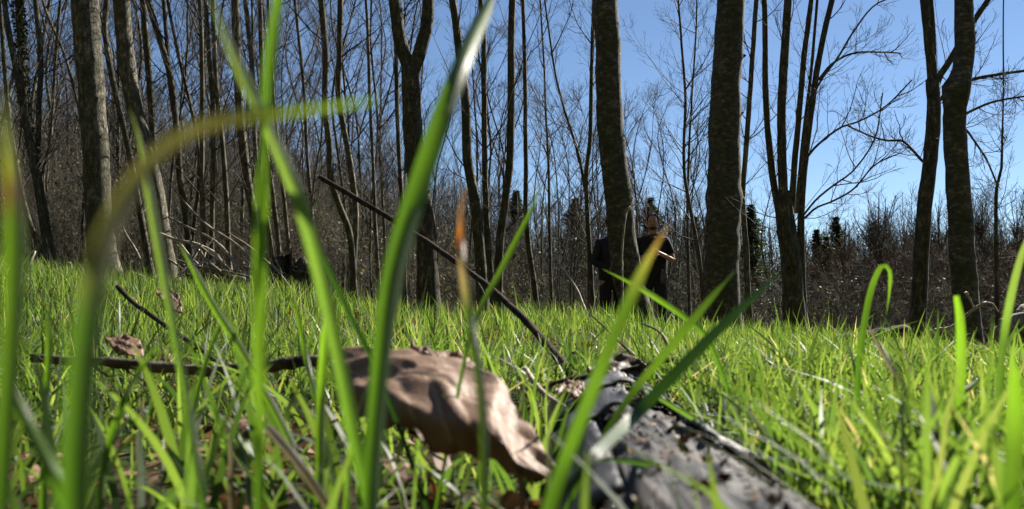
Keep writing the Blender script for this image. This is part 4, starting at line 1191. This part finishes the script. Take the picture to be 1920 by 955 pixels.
gC = (.060, .125, .016); gB = (.10, .17, .022); gD = (.022, .055, .013); gP = (.19, .23, .10); gS = (.34, .29, .17); gBr = (.30, .17, .08); gO = (.55, .20, .02); gY = (.30, .30, .04)
HM = {
    'green': hero_mat('blade_green', [(0, gC), (1, gB)]),
    'bright': hero_mat('blade_bright', [(0, gC), (.4, gB), (1, (.17, .30, .03))]),
    'dark': hero_mat('blade_dark', [(0, gD), (1, (.045, .11, .025))], tmix=.25),
    'pale': hero_mat('blade_pale', [(0, gC), (.45, (.13, .21, .05)), (1, gP)]),
    'straw': hero_mat('blade_straw', [(0, (.16, .14, .08)), (.4, (.27, .235, .16)), (1, (.30, .265, .19))], tr=(1.0, .95, .85), tmix=.3),
    'drytip': hero_mat('blade_dry_tip', [(0, gC), (.60, gC), (.70, (.24, .22, .12)), (.79, (.34, .26, .15)), (.82, (.42, .16, .03)), (.88, (.42, .17, .03)), (.92, (.16, .10, .06)), (1, (.14, .09, .06))], tr=(1.5, 1.3, .8)),
    'browntip': hero_mat('blade_brown_tip', [(0, gC), (.74, gB), (.86, (.22, .22, .06)), (.93, gBr), (1, gBr)]),
    'arch': hero_mat('blade_arched', [(0, gC), (.30, (.07, .13, .03)), (.42, (.17, .155, .09)), (.72, (.17, .14, .06)), (.82, (.22, .26, .03)), (1, (.12, .20, .03))]),
    'yellow': hero_mat('blade_yellow', [(0, gD), (.4, gC), (.8, gY), (1, (.35, .27, .06))]),
    'redleft': hero_mat('blade_red_fleck', [(0, gC), (.72, gB), (.8, (.17, .10, .04)), (.86, gY), (1, gP)]),
}
GH = 'tall grass blades close to the camera'


def blade(label, pts, mat, wf=1.0, fold=.25, twist=(0, 0), n=44, root=True, name='grass_blade', group=GH, tipsharp=True):
    """pts rows tip to base: px, py, distance, width px"""
    sc_ = lambda d: d * (.8 if .12 < d < .32 else 1.0)
    P = [np.append(at(a, b, sc_(d)), w_ * wf * (.72 if d < .32 else .74) * sc_(d) / F) for a, b, d, w_ in pts][::-1]
    zvis = P[0][:3]
    if root:
        b, c = P[0], P[1]
        g = float(G(b[0], b[1])) - .005
        if b[2] > g:
            d = (b - c)[:3]; d = d / max(abs(d[2]), 1e-4) * (b[2] - g) * .8
            d[:2] = np.clip(d[:2], -.03, .03)
            P.insert(0, np.array([b[0] + d[0], b[1] + d[1] + .01, g, b[3] * .8]))
    A = smooth_path(np.array(P), n)
    p, wd = A[:, :3], np.maximum(A[:, 3], .0002)
    T = unit(np.gradient(p, axis=0))
    view = unit(p - CAM)
    S = unit(np.cross(T, view)); Nn = np.cross(S, T)
    tw = np.radians(np.linspace(twist[0], twist[1], n))[:, None]
    S2 = S * np.cos(tw) + Nn * np.sin(tw); N2 = np.cross(S2, T)
    if tipsharp:
        wd = wd * np.clip((1 - np.linspace(0, 1, n)) / .12, .06, 1) ** .7
    cols = np.linspace(-1, 1, 5)
    V = np.stack([p + S2 * (c * wd / 2)[:, None] + N2 * ((abs(c) - .5) * fold * wd)[:, None] for c in cols], 1)
    ii = np.arange(n * 5).reshape(n, 5)
    Q = np.stack([ii[:-1, :-1], ii[1:, :-1], ii[1:, 1:], ii[:-1, 1:]], -1).reshape(-1, 4)
    org = p[0].copy()
    i0 = int(np.argmin(np.linalg.norm(p - zvis, axis=1)))
    al_ = np.clip((np.arange(n) - i0) / (n - 1 - i0), 0, 1)
    me = mesh_from(name, V.reshape(-1, 3) - org, Q, HM[mat], {'along': np.repeat(al_, 5), 'across': np.tile(cols, n)})
    return link(name, me, label=label, cat='grass blade', group=group, loc=tuple(org))


blade('broad blade, largest of all, sweeping up to the top edge beside the Y-shaped tree', [(945, -60, .34, 10), (915, 5, .32, 34), (868, 110, .30, 46), (825, 225, .28, 56), (785, 345, .27, 58), (752, 450, .26, 60), (728, 560, .25, 56), (712, 700, .24, 48), (700, 850, .23, 46), (695, 1000, .22, 44)], 'green', fold=.3, twist=(-10, 35))
blade('upright green stalk standing through the crossing blades', [(497, 215, .235, 16), (492, 280, .235, 27), (487, 400, .235, 31), (484, 550, .235, 31), (483, 700, .23, 30), (484, 850, .23, 28), (486, 1000, .22, 28)], 'bright', wf=1.25, fold=.35, twist=(35, 35))
blade('upper leaf rising from the crossing point to the top edge', [(528, -60, .24, 14), (519, 10, .24, 22), (508, 80, .238, 26), (500, 150, .236, 24), (497, 235, .235, 14)], 'green', wf=1.2, root=False, fold=.3, twist=(30, 20))
blade('pale blade slanting from the top edge down across the upright stalk', [(392, -20, .20, 14), (420, 60, .21, 24), (455, 140, .22, 28), (497, 225, .235, 24), (535, 310, .24, 30), (570, 400, .245, 34), (602, 520, .25, 34), (630, 650, .25, 32), (660, 800, .25, 30), (695, 960, .25, 28)], 'pale', wf=1.15, twist=(30, -20))
blade('strongly blurred blade arching over sideways, brownish in its bend', [(705, 190, .11, 26), (640, 198, .11, 30), (570, 206, .108, 32), (500, 212, .105, 32), (440, 220, .102, 26), (370, 240, .10, 26), (300, 285, .098, 30), (245, 350, .096, 36), (205, 430, .094, 42), (178, 520, .092, 48), (162, 620, .092, 52), (150, 760, .092, 56), (140, 960, .092, 60)], 'arch', wf=1.35, twist=(10, -10))
blade('wide blurred blade with reddish fleck at the left edge', [(5, 170, .15, 16), (14, 260, .15, 30), (24, 350, .15, 42), (28, 440, .15, 48), (26, 560, .15, 46), (18, 700, .15, 44), (8, 860, .15, 44), (2, 1000, .15, 44)], 'redleft')
blade('slim bright blade with white glinting tip before the wavy pale trunk', [(243, 205, .30, 5), (262, 260, .30, 14), (278, 350, .30, 20), (292, 430, .30, 23), (310, 530, .30, 22), (330, 640, .30, 20), (352, 760, .30, 20), (378, 920, .29, 20), (390, 1000, .29, 20)], 'pale')
blade('short slanting blade left of the upright stalk', [(335, 455, .40, 5), (365, 510, .40, 15), (410, 590, .39, 18), (455, 660, .38, 18), (500, 740, .37, 18), (560, 860, .36, 18), (600, 960, .35, 16)], 'bright')
blade('grey-green thin blade slanting right of the pale blade', [(583, 415, .42, 5), (600, 465, .42, 11), (632, 540, .42, 15), (665, 610, .42, 15), (700, 680, .41, 14), (740, 780, .4, 14)], 'dark', twist=(20, 20))
blade('upright blade ending in a dry orange tip above the curled leaf', [(872, 352, .31, 6), (865, 395, .31, 13), (864, 440, .31, 18), (867, 500, .30, 20), (878, 580, .30, 22), (892, 660, .29, 22), (904, 760, .28, 22), (908, 860, .27, 22), (906, 1000, .26, 22)], 'drytip', tipsharp=False)
blade('light green pointed blade leaning right over the leaning dead pole', [(1016, 340, .48, 4), (998, 390, .47, 10), (968, 450, .46, 15), (935, 515, .45, 16), (905, 570, .44, 14), (885, 620, .43, 12), (870, 680, .42, 10)], 'bright')
blade('bright blurred blade with brown tip in front of the bearded person', [(1255, 420, .26, 8), (1236, 450, .26, 20), (1205, 505, .26, 30), (1168, 590, .255, 34), (1130, 680, .25, 36), (1095, 770, .25, 36), (1060, 860, .25, 36), (1030, 950, .245, 38), (1000, 1050, .24, 38)], 'browntip', twist=(0, 20))
blade('bright blade leaning right behind the dark one over the log', [(1382, 505, .40, 5), (1345, 545, .39, 14), (1295, 605, .38, 20), (1250, 660, .375, 22), (1195, 725, .37, 20), (1150, 790, .36, 16), (1110, 860, .35, 14)], 'bright')
blade('long dark green blade slanting up to the right across the log', [(1480, 490, .37, 4), (1440, 532, .36, 14), (1385, 582, .35, 22), (1325, 640, .34, 28), (1255, 712, .33, 32), (1185, 785, .32, 32), (1120, 850, .31, 30), (1070, 910, .30, 26), (1020, 980, .29, 22)], 'dark', fold=.15)
blade('nearly horizontal yellowing blade lying across the log', [(1560, 950, .37, 5), (1500, 935, .37, 12), (1430, 910, .37, 16), (1340, 888, .37, 15), (1230, 872, .36, 14), (1150, 862, .36, 12), (1105, 862, .355, 8)], 'yellow', root=False)
blade('grey-green blade lying diagonally down the right of the log', [(1500, 935, .40, 8), (1450, 890, .42, 15), (1380, 838, .44, 16), (1310, 790, .46, 16), (1240, 748, .48, 12), (1190, 715, .5, 7)], 'pale', root=False)
blade('little curved yellow-green shoot hooked on top of the log', [(1208, 785, .60, 4), (1220, 800, .60, 9), (1245, 812, .59, 11), (1275, 815, .58, 11), (1300, 810, .58, 7)], 'bright', root=False)
blade('thin blade bending over at its tip before the slender forked trunk', [(1662, 590, .66, 4), (1668, 545, .655, 8), (1668, 505, .65, 10), (1655, 497, .65, 12), (1636, 535, .65, 15), (1620, 610, .64, 16), (1610, 690, .63, 15), (1605, 780, .62, 15)], 'green')
blade('tall narrow blade leaning outward near the right edge', [(1945, 400, .48, 6), (1918, 470, .48, 14), (1898, 545, .48, 18), (1884, 620, .48, 18), (1876, 700, .47, 16), (1872, 800, .46, 16)], 'pale')
blade('upright bright blade with pale tip before the knotted trunk', [(1793, 555, .42, 12), (1800, 600, .42, 20), (1802, 680, .42, 24), (1796, 770, .42, 26), (1796, 880, .41, 26), (1798, 1000, .40, 26)], 'bright', tipsharp=False)
blade('short blade slanting right beside the upright bright one', [(1875, 688, .50, 5), (1840, 712, .50, 14), (1800, 738, .49, 16), (1770, 765, .48, 12)], 'bright')
blade('thin pale straw slanting in the right meadow', [(1622, 598, .80, 3), (1650, 655, .79, 8), (1682, 710, .78, 10), (1708, 748, .77, 8)], 'straw')
blade('second thin straw slanting beside the pale straw', [(1688, 640, .82, 3), (1706, 690, .81, 6), (1728, 745, .8, 8)], 'straw')
blade('wide blurred yellow-green blade at the bottom right', [(1896, 650, .27, 8), (1904, 720, .27, 32), (1904, 800, .27, 44), (1898, 900, .265, 46), (1892, 1010, .26, 46)], 'bright')
blade('blurred blade slanting at the lower left corner', [(-20, 620, .22, 8), (10, 700, .22, 24), (50, 790, .22, 32), (95, 880, .21, 34), (140, 980, .21, 34)], 'green')
blade('upright green blade under the slanting pale one', [(612, 560, .36, 6), (608, 640, .36, 20), (602, 740, .36, 24), (600, 860, .35, 24), (598, 1000, .34, 24)], 'bright')
blade('short pointed blade between upright stalk and pale blade', [(548, 540, .46, 4), (560, 600, .46, 10), (572, 660, .46, 13), (585, 720, .45, 13)], 'green')
blade('slim blade crossing low before the grass crest, right of centre', [(1130, 505, .62, 4), (1185, 532, .615, 12), (1240, 565, .61, 15), (1290, 600, .60, 15), (1330, 640, .59, 13)], 'green')
blade('dry straw blade lying low by the upright stalk base', [(470, 770, .34, 8), (500, 800, .34, 20), (545, 850, .33, 26), (585, 905, .33, 24)], 'straw')
blade('brown dried blade standing in the shaded grass', [(262, 740, .40, 6), (268, 780, .40, 12), (260, 830, .40, 14), (262, 880, .4, 14)], 'straw')
blade('brown dried blade standing left of the straw blade', [(430, 800, .36, 6), (434, 850, .36, 13), (432, 920, .36, 15)], 'straw')
blade('thin upright stem close beside the left edge blade', [(88, 560, .34, 5), (92, 640, .34, 14), (88, 740, .34, 18), (84, 860, .33, 20), (82, 980, .33, 20)], 'green')
blade('long green blade bending right in the shaded left corner', [(300, 640, .36, 4), (265, 690, .36, 12), (228, 760, .35, 17), (200, 850, .35, 18), (190, 980, .34, 18)], 'green')
blade('slim blade leaning over the horizontal branch', [(440, 560, .50, 4), (400, 640, .49, 10), (372, 730, .48, 13), (355, 830, .47, 13), (350, 940, .47, 13)], 'green')
blade('short bright blade rising left of the curled leaf', [(660, 800, .33, 6), (655, 860, .33, 14), (650, 930, .33, 16), (648, 1000, .33, 16)], 'bright')
blade('small bright blade beneath the curled leaf', [(700, 760, .42, 4), (690, 810, .42, 12), (680, 880, .41, 14)], 'bright')

# a loose crowd of medium blades in the near grass
ha = Acc()
for (N, y0, y1, h0, h1, wd, pad, xlo) in [(240, .26, .62, .075, .125, .0042, .04, -9), (300, .62, 1.5, .10, .16, .0042, .1, -9)]:
    x, y = scatter(N, y0, y1, pad)
    keep = (seg_dist(x, y, LOGA, LOGB) > .075) & ~((np.abs(x / y + .06) < .09) & (y < .6))
    x, y = x[keep], y[keep]; k = len(x)
    blades(ha, x, y, rng.uniform(h0, h1, k), wd * rng.uniform(.6, 1.3, k), .32, rng.uniform(.05, .8, k), m=9, droop=.55)
link('tall_grass', ha.mesh('tall_grass', M_grass), kind='stuff', label='taller loose grass rising out of the near sward', cat='grass')

# dew drops on the blades and log
m, n, out = new_mat('dew')
pb = N_(n, 'ShaderNodeBsdfPrincipled', inp={'Roughness': .12, 'IOR': 1.33}); pb.inputs['Base Color'].default_value = (.5, .55, .5, 1); pb.inputs['Specular IOR Level'].default_value = 1.0
n.links.new(pb.outputs[0], out.inputs[0])
M_dew = m
da = Acc()
pts = []
x, y = scatter(900, .35, 1.4, .05)
kk = rng.uniform(0, 1, 900) < np.where(x > .05, 1, .35)
x, y = x[kk], y[kk]
pts.append(np.stack([x, y, G(x, y) + rng.uniform(.01, .075, len(x))], -1))
tt = rng.uniform(0, 1.1, 160); aa = rng.uniform(-.9, 1.3, 160)
A0 = np.array([LOGA[0], LOGA[1], float(G(LOGA[0], LOGA[1])) - .010]); B0 = np.array([LOGB[0], LOGB[1], float(G(LOGB[0], LOGB[1])) - .014])
pts.append(A0 + (B0 - A0) * tt[:, None] + (rlog(tt, aa) + .001)[:, None] * (np.sin(aa)[:, None] * -side + np.cos(aa)[:, None] * upl))
C = np.concatenate(pts)
import bmesh
bm = bmesh.new(); bmesh.ops.create_icosphere(bm, subdivisions=2, radius=1)
sv = np.array([v.co[:] for v in bm.verts]); sf = np.array([[v.index for v in f.verts] for f in bm.faces]); bm.free()
rs_ = rng.uniform(.0004, .0011, len(C))
V = (C[:, None] + sv[None] * rs_[:, None, None]).reshape(-1, 3)
Fc = (sf[None] + (np.arange(len(C)) * len(sv))[:, None, None]).reshape(-1, 3)
link('dew', mesh_from('dew', V, Fc, M_dew), kind='stuff', label='tiny glinting dew drops on near grass and log', cat='dew')

# ------------------------------------------------------------------ people
M_skin = simple_mat('skin', (.40, .22, .15), (.50, .29, .21), scale=12, rough=.5, bump=.05)
M_hair = simple_mat('dark_hair', (.012, .009, .007), (.03, .022, .016), scale=60, rough=.6)
M_shirt = simple_mat('black_tshirt', (.012, .012, .014), (.022, .022, .025), scale=9, rough=.85, bump=.3)
M_jacket = simple_mat('dark_navy_jacket', (.010, .012, .018), (.022, .025, .034), scale=9, rough=.7, bump=.4)
M_trous = simple_mat('dark_trousers', (.016, .016, .02), (.03, .03, .036), scale=10, rough=.9, bump=.3)
M_bag = simple_mat('grey_cloth', (.07, .07, .075), (.14, .14, .15), scale=14, rough=.8)
M_shoe = simple_mat('dark_boot', (.02, .016, .012), (.05, .04, .03), scale=14, rough=.6)
M_eye = simple_mat('eye', (.02, .015, .01), (.03, .02, .015), scale=14, rough=.2, bump=0)


def skinmesh(name, verts, edges, radii, mat, parent, root=0, sub=2):
    me = bpy.data.meshes.new(name)
    me.from_pydata([tuple(v) for v in verts], edges, [])
    o = link(name, me, parent)
    o.modifiers.new('skin', 'SKIN')
    if not me.skin_vertices:
        bpy.context.view_layer.objects.active = o
        bpy.ops.mesh.customdata_skin_add()
    for i, r in enumerate(radii):
        r2 = r if isinstance(r, tuple) else (r, r)
        me.skin_vertices[0].data[i].radius = r2
        me.skin_vertices[0].data[i].use_root = (i == root)
    o.modifiers[0].use_smooth_shade = True
    s = o.modifiers.new('sub', 'SUBSURF'); s.levels = sub; s.render_levels = sub
    dg = bpy.context.evaluated_depsgraph_get()
    nm = bpy.data.meshes.new_from_object(o.evaluated_get(dg))
    nm.name = name
    nm.materials.clear(); nm.materials.append(mat)
    o.modifiers.clear(); o.data = nm
    nm.polygons.foreach_set('use_smooth', np.ones(len(nm.polygons), bool))
    return o


def ellip(name, c, r, mat, parent, rot=(0, 0, 0), noise=0, cut=None):
    bm = bmesh.new(); bmesh.ops.create_icosphere(bm, subdivisions=3, radius=1)
    for v in bm.verts:
        s = 1 + noise * math.sin(v.co.x * 9 + v.co.z * 7) * math.cos(v.co.y * 8)
        v.co = Vector((v.co.x * r[0] * s, v.co.y * r[1] * s, v.co.z * r[2] * s))
        if cut: cut(v)
    me = bpy.data.meshes.new(name); bm.to_mesh(me); bm.free(); me.materials.append(mat)
    me.polygons.foreach_set('use_smooth', np.ones(len(me.polygons), bool))
    o = link(name, me, parent, loc=c); o.rotation_euler = rot
    return o


def person(label, x, y, z, face, turn, arms, top_mat, sleeves, hand_z, headtilt=0):
    e = link('person', None, label=label, cat='person', loc=(x, y, z), group=None)
    e.rotation_euler = (0, 0, turn)
    # facing -Y, +X is the viewer's right
    V = [(0, 0, .97), (0, 0, 1.10), (0, 0, 1.24), (0, .0, 1.38), (0, .01, 1.46), (0, .005, 1.52), (0, -.01, 1.585), (0, -.015, 1.66), (0, -.01, 1.73), (0, 0, 1.775)]
    R = [(.16, .115), (.145, .105), (.165, .115), (.15, .11), (.085, .075), (.058, .06), (.072, .088), (.079, .099), (.076, .094), (.045, .055)]
    E = [(i, i + 1) for i in range(9)]
    for s in (-1, 1):
        b = len(V); V += [(s * .095, 0, .90), (s * .10, -.01, .70), (s * .105, -.02, .49), (s * .11, .0, .28), (s * .11, .02, .09), (s * .125, -.06, .045), (s * .14, -.15, .035)]
        R += [.095, .078, .058, .052, .04, .042, .03]
        E += [(0, b)] + [(b + i, b + i + 1) for i in range(6)]
    ends = []
    for s, (el, wr) in zip((-1, 1), arms):
        b = len(V); sh = (s * .175, .0, 1.41)
        el = np.array(el); wr = np.array(wr)
        mid = (np.array(sh) + el) / 2; m2 = (el + wr) / 2
        V += [sh, tuple(mid), tuple(el), tuple(m2 * .9 + el * .1), tuple(wr)]
        R += [.062, .05, .041, .039, .028]
        E += [(3, b)] + [(b + i, b + i + 1) for i in range(4)]
        # palm, fingers and thumb
        d = unit(wr - el)
        p = wr + d * .05; b2 = len(V); V.append(tuple(p)); R.append((.038, .018)); E.append((b + 4, b2))
        ends.append((wr, d, s))
    body = skinmesh('body', V, E, R, M_skin, e)
    # nose, ears, eyes, mouth
    hv = Acc()
    for (wr, d, s) in ends:
        lat = unit(np.cross(d, [0, -1, .2])); nrm = np.cross(lat, d)
        for j, (off, ln) in enumerate(((-.027, .066), (-.009, .076), (.009, .072), (.026, .058))):
            q0 = wr + d * .062 + lat * off
            P = np.array([q0, q0 + d * ln * .4 + nrm * .004, q0 + d * ln * .75 + nrm * -.012, q0 + d * ln * .95 + nrm * -.03])
            tubes(hv, smooth_path(P, 8), np.linspace(.0095, .007, 8), 7)
        q0 = wr + d * .02 + lat * -.028 * s
        P = np.array([q0, q0 + lat * -.022 * s + d * .02, q0 + lat * -.03 * s + d * .048 + nrm * -.01])
        tubes(hv, smooth_path(P, 8), np.linspace(.012, .008, 8), 7)
    link('fingers', hv.mesh('fingers', M_skin), e)
    ellip('nose', (0, -.118, 1.655), (.014, .022, .026), M_skin, e)
    ellip('mouth', (0, -.103, 1.612), (.026, .010, .008), simple_mat('lips', (.30, .12, .10), (.36, .16, .13), scale=20), e)
    for s in (-1, 1):
        ellip('eye', (s * .031, -.096, 1.684), (.011, .008, .005), M_eye, e)
        ellip('ear', (s * .084, .005, 1.66), (.010, .022, .032), M_skin, e)
    def cutface(v):
        if v.co.y < -.035 and v.co.z < .045:
            v.co.y = -.035
    ellip('hair', (0, .012, 1.722), (.086, .104, .080), M_hair, e, noise=.03, cut=cutface)
    if face == 'beard':
        def cutb(v):
            if v.co.z > .012 and abs(v.co.x) < .05: v.co.z = .012
        ellip('beard', (0, -.040, 1.592), (.060, .066, .040), simple_mat('brown_beard', (.05, .03, .02), (.10, .062, .042), scale=60, rough=.8), e, noise=.04, cut=cutb)
    # clothes
    V = [(0, 0, .80), (0, 0, 1.02), (0, 0, 1.22), (0, .0, 1.38), (0, .012, 1.455)]
    R = [(.225, .18), (.215, .165), (.215, .16), (.18, .14), (.095, .09)]
    E = [(i, i + 1) for i in range(4)]
    for s, (el, wr) in zip((-1, 1), arms):
        b = len(V); sh = np.array((s * .175, .0, 1.41)); el = np.array(el); wr = np.array(wr)
        if sleeves == 'short':
            V += [tuple(sh), tuple(sh * .5 + el * .5), tuple(sh * .25 + el * .75)]; R += [.078, .068, .064]; E += [(3, b), (b, b + 1), (b + 1, b + 2)]
        else:
            V += [tuple(sh), tuple(sh * .5 + el * .5), tuple(el), tuple(el * .5 + wr * .5), tuple(el * .08 + wr * .92)]; R += [.085, .07, .062, .054, .042]
            E += [(3, b), (b, b + 1), (b + 1, b + 2), (b + 2, b + 3), (b + 3, b + 4)]
    skinmesh('jacket' if sleeves == 'long' else 'tshirt', V, E, R, top_mat, e)
    V = [(0, 0, .99), (0, .0, .93)]; R = [(.168, .128), (.165, .13)]; E = [(0, 1)]
    for s in (-1, 1):
        b = len(V); V += [(s * .098, 0, .86), (s * .102, -.01, .68), (s * .108, -.02, .48), (s * .112, .005, .28), (s * .114, .02, .10)]; R += [.11, .095, .078, .072, .066]
        E += [(1, b)] + [(b + i, b + i + 1) for i in range(4)]
    skinmesh('trousers', V, E, R, M_trous, e)
    for s in (-1, 1):
        ellip('shoe', (s * .128, -.07, .045), (.05, .135, .05), M_shoe, e)
    return e


Yp = 12.0
xp = atY(1226, 590, Yp)[0]
top = atY(1226, 401, Yp)[2]
p = person('bearded person in a dark t-shirt and trousers, hands held together at the waist', float(xp), Yp, float(top - 1.80), 'beard', math.radians(-12),
           [((-.25, -.05, 1.14), (-.02, -.25, 1.20)), ((.28, -.02, 1.13), (.10, -.24, 1.22))], M_shirt, 'short', 1.2)
ellip('cloth_bag', (.15, -.15, .90), (.05, .028, .10), M_bag, p, noise=.22)
xq = atY(1149, 590, Yp + .1)[0]
person('person in a dark jacket half hidden behind the bowed mossy trunk', float(xq), Yp + .15, float(atY(1149, 403, Yp)[2] - 1.80), '', math.radians(10),
       [((-.27, -.02, 1.13), (-.06, -.22, 1.02)), ((.26, -.02, 1.14), (.06, -.22, 1.03))], M_jacket, 'long', 1.0)

# short vapour trail high in the sky
m, n, out = new_mat('vapour')
pb = N_(n, 'ShaderNodeBsdfPrincipled', inp={'Roughness': 1}); pb.inputs['Base Color'].default_value = (.9, .9, .92, 1); n.links.new(pb.outputs[0], out.inputs[0])
a = at(1632, 276, 4000); b = at(1658, 269, 4000)
acc = Acc(); tubes(acc, np.array([a, a * .7 + b * .3, a * .2 + b * .8, b]), np.array([.2, 1.6, 2.2, .3]), 8)
link('vapour_trail', acc.mesh('vapour_trail', m, a), label='tiny white vapour trail in the sky above the long bent branch', cat='vapour trail', loc=tuple(a))
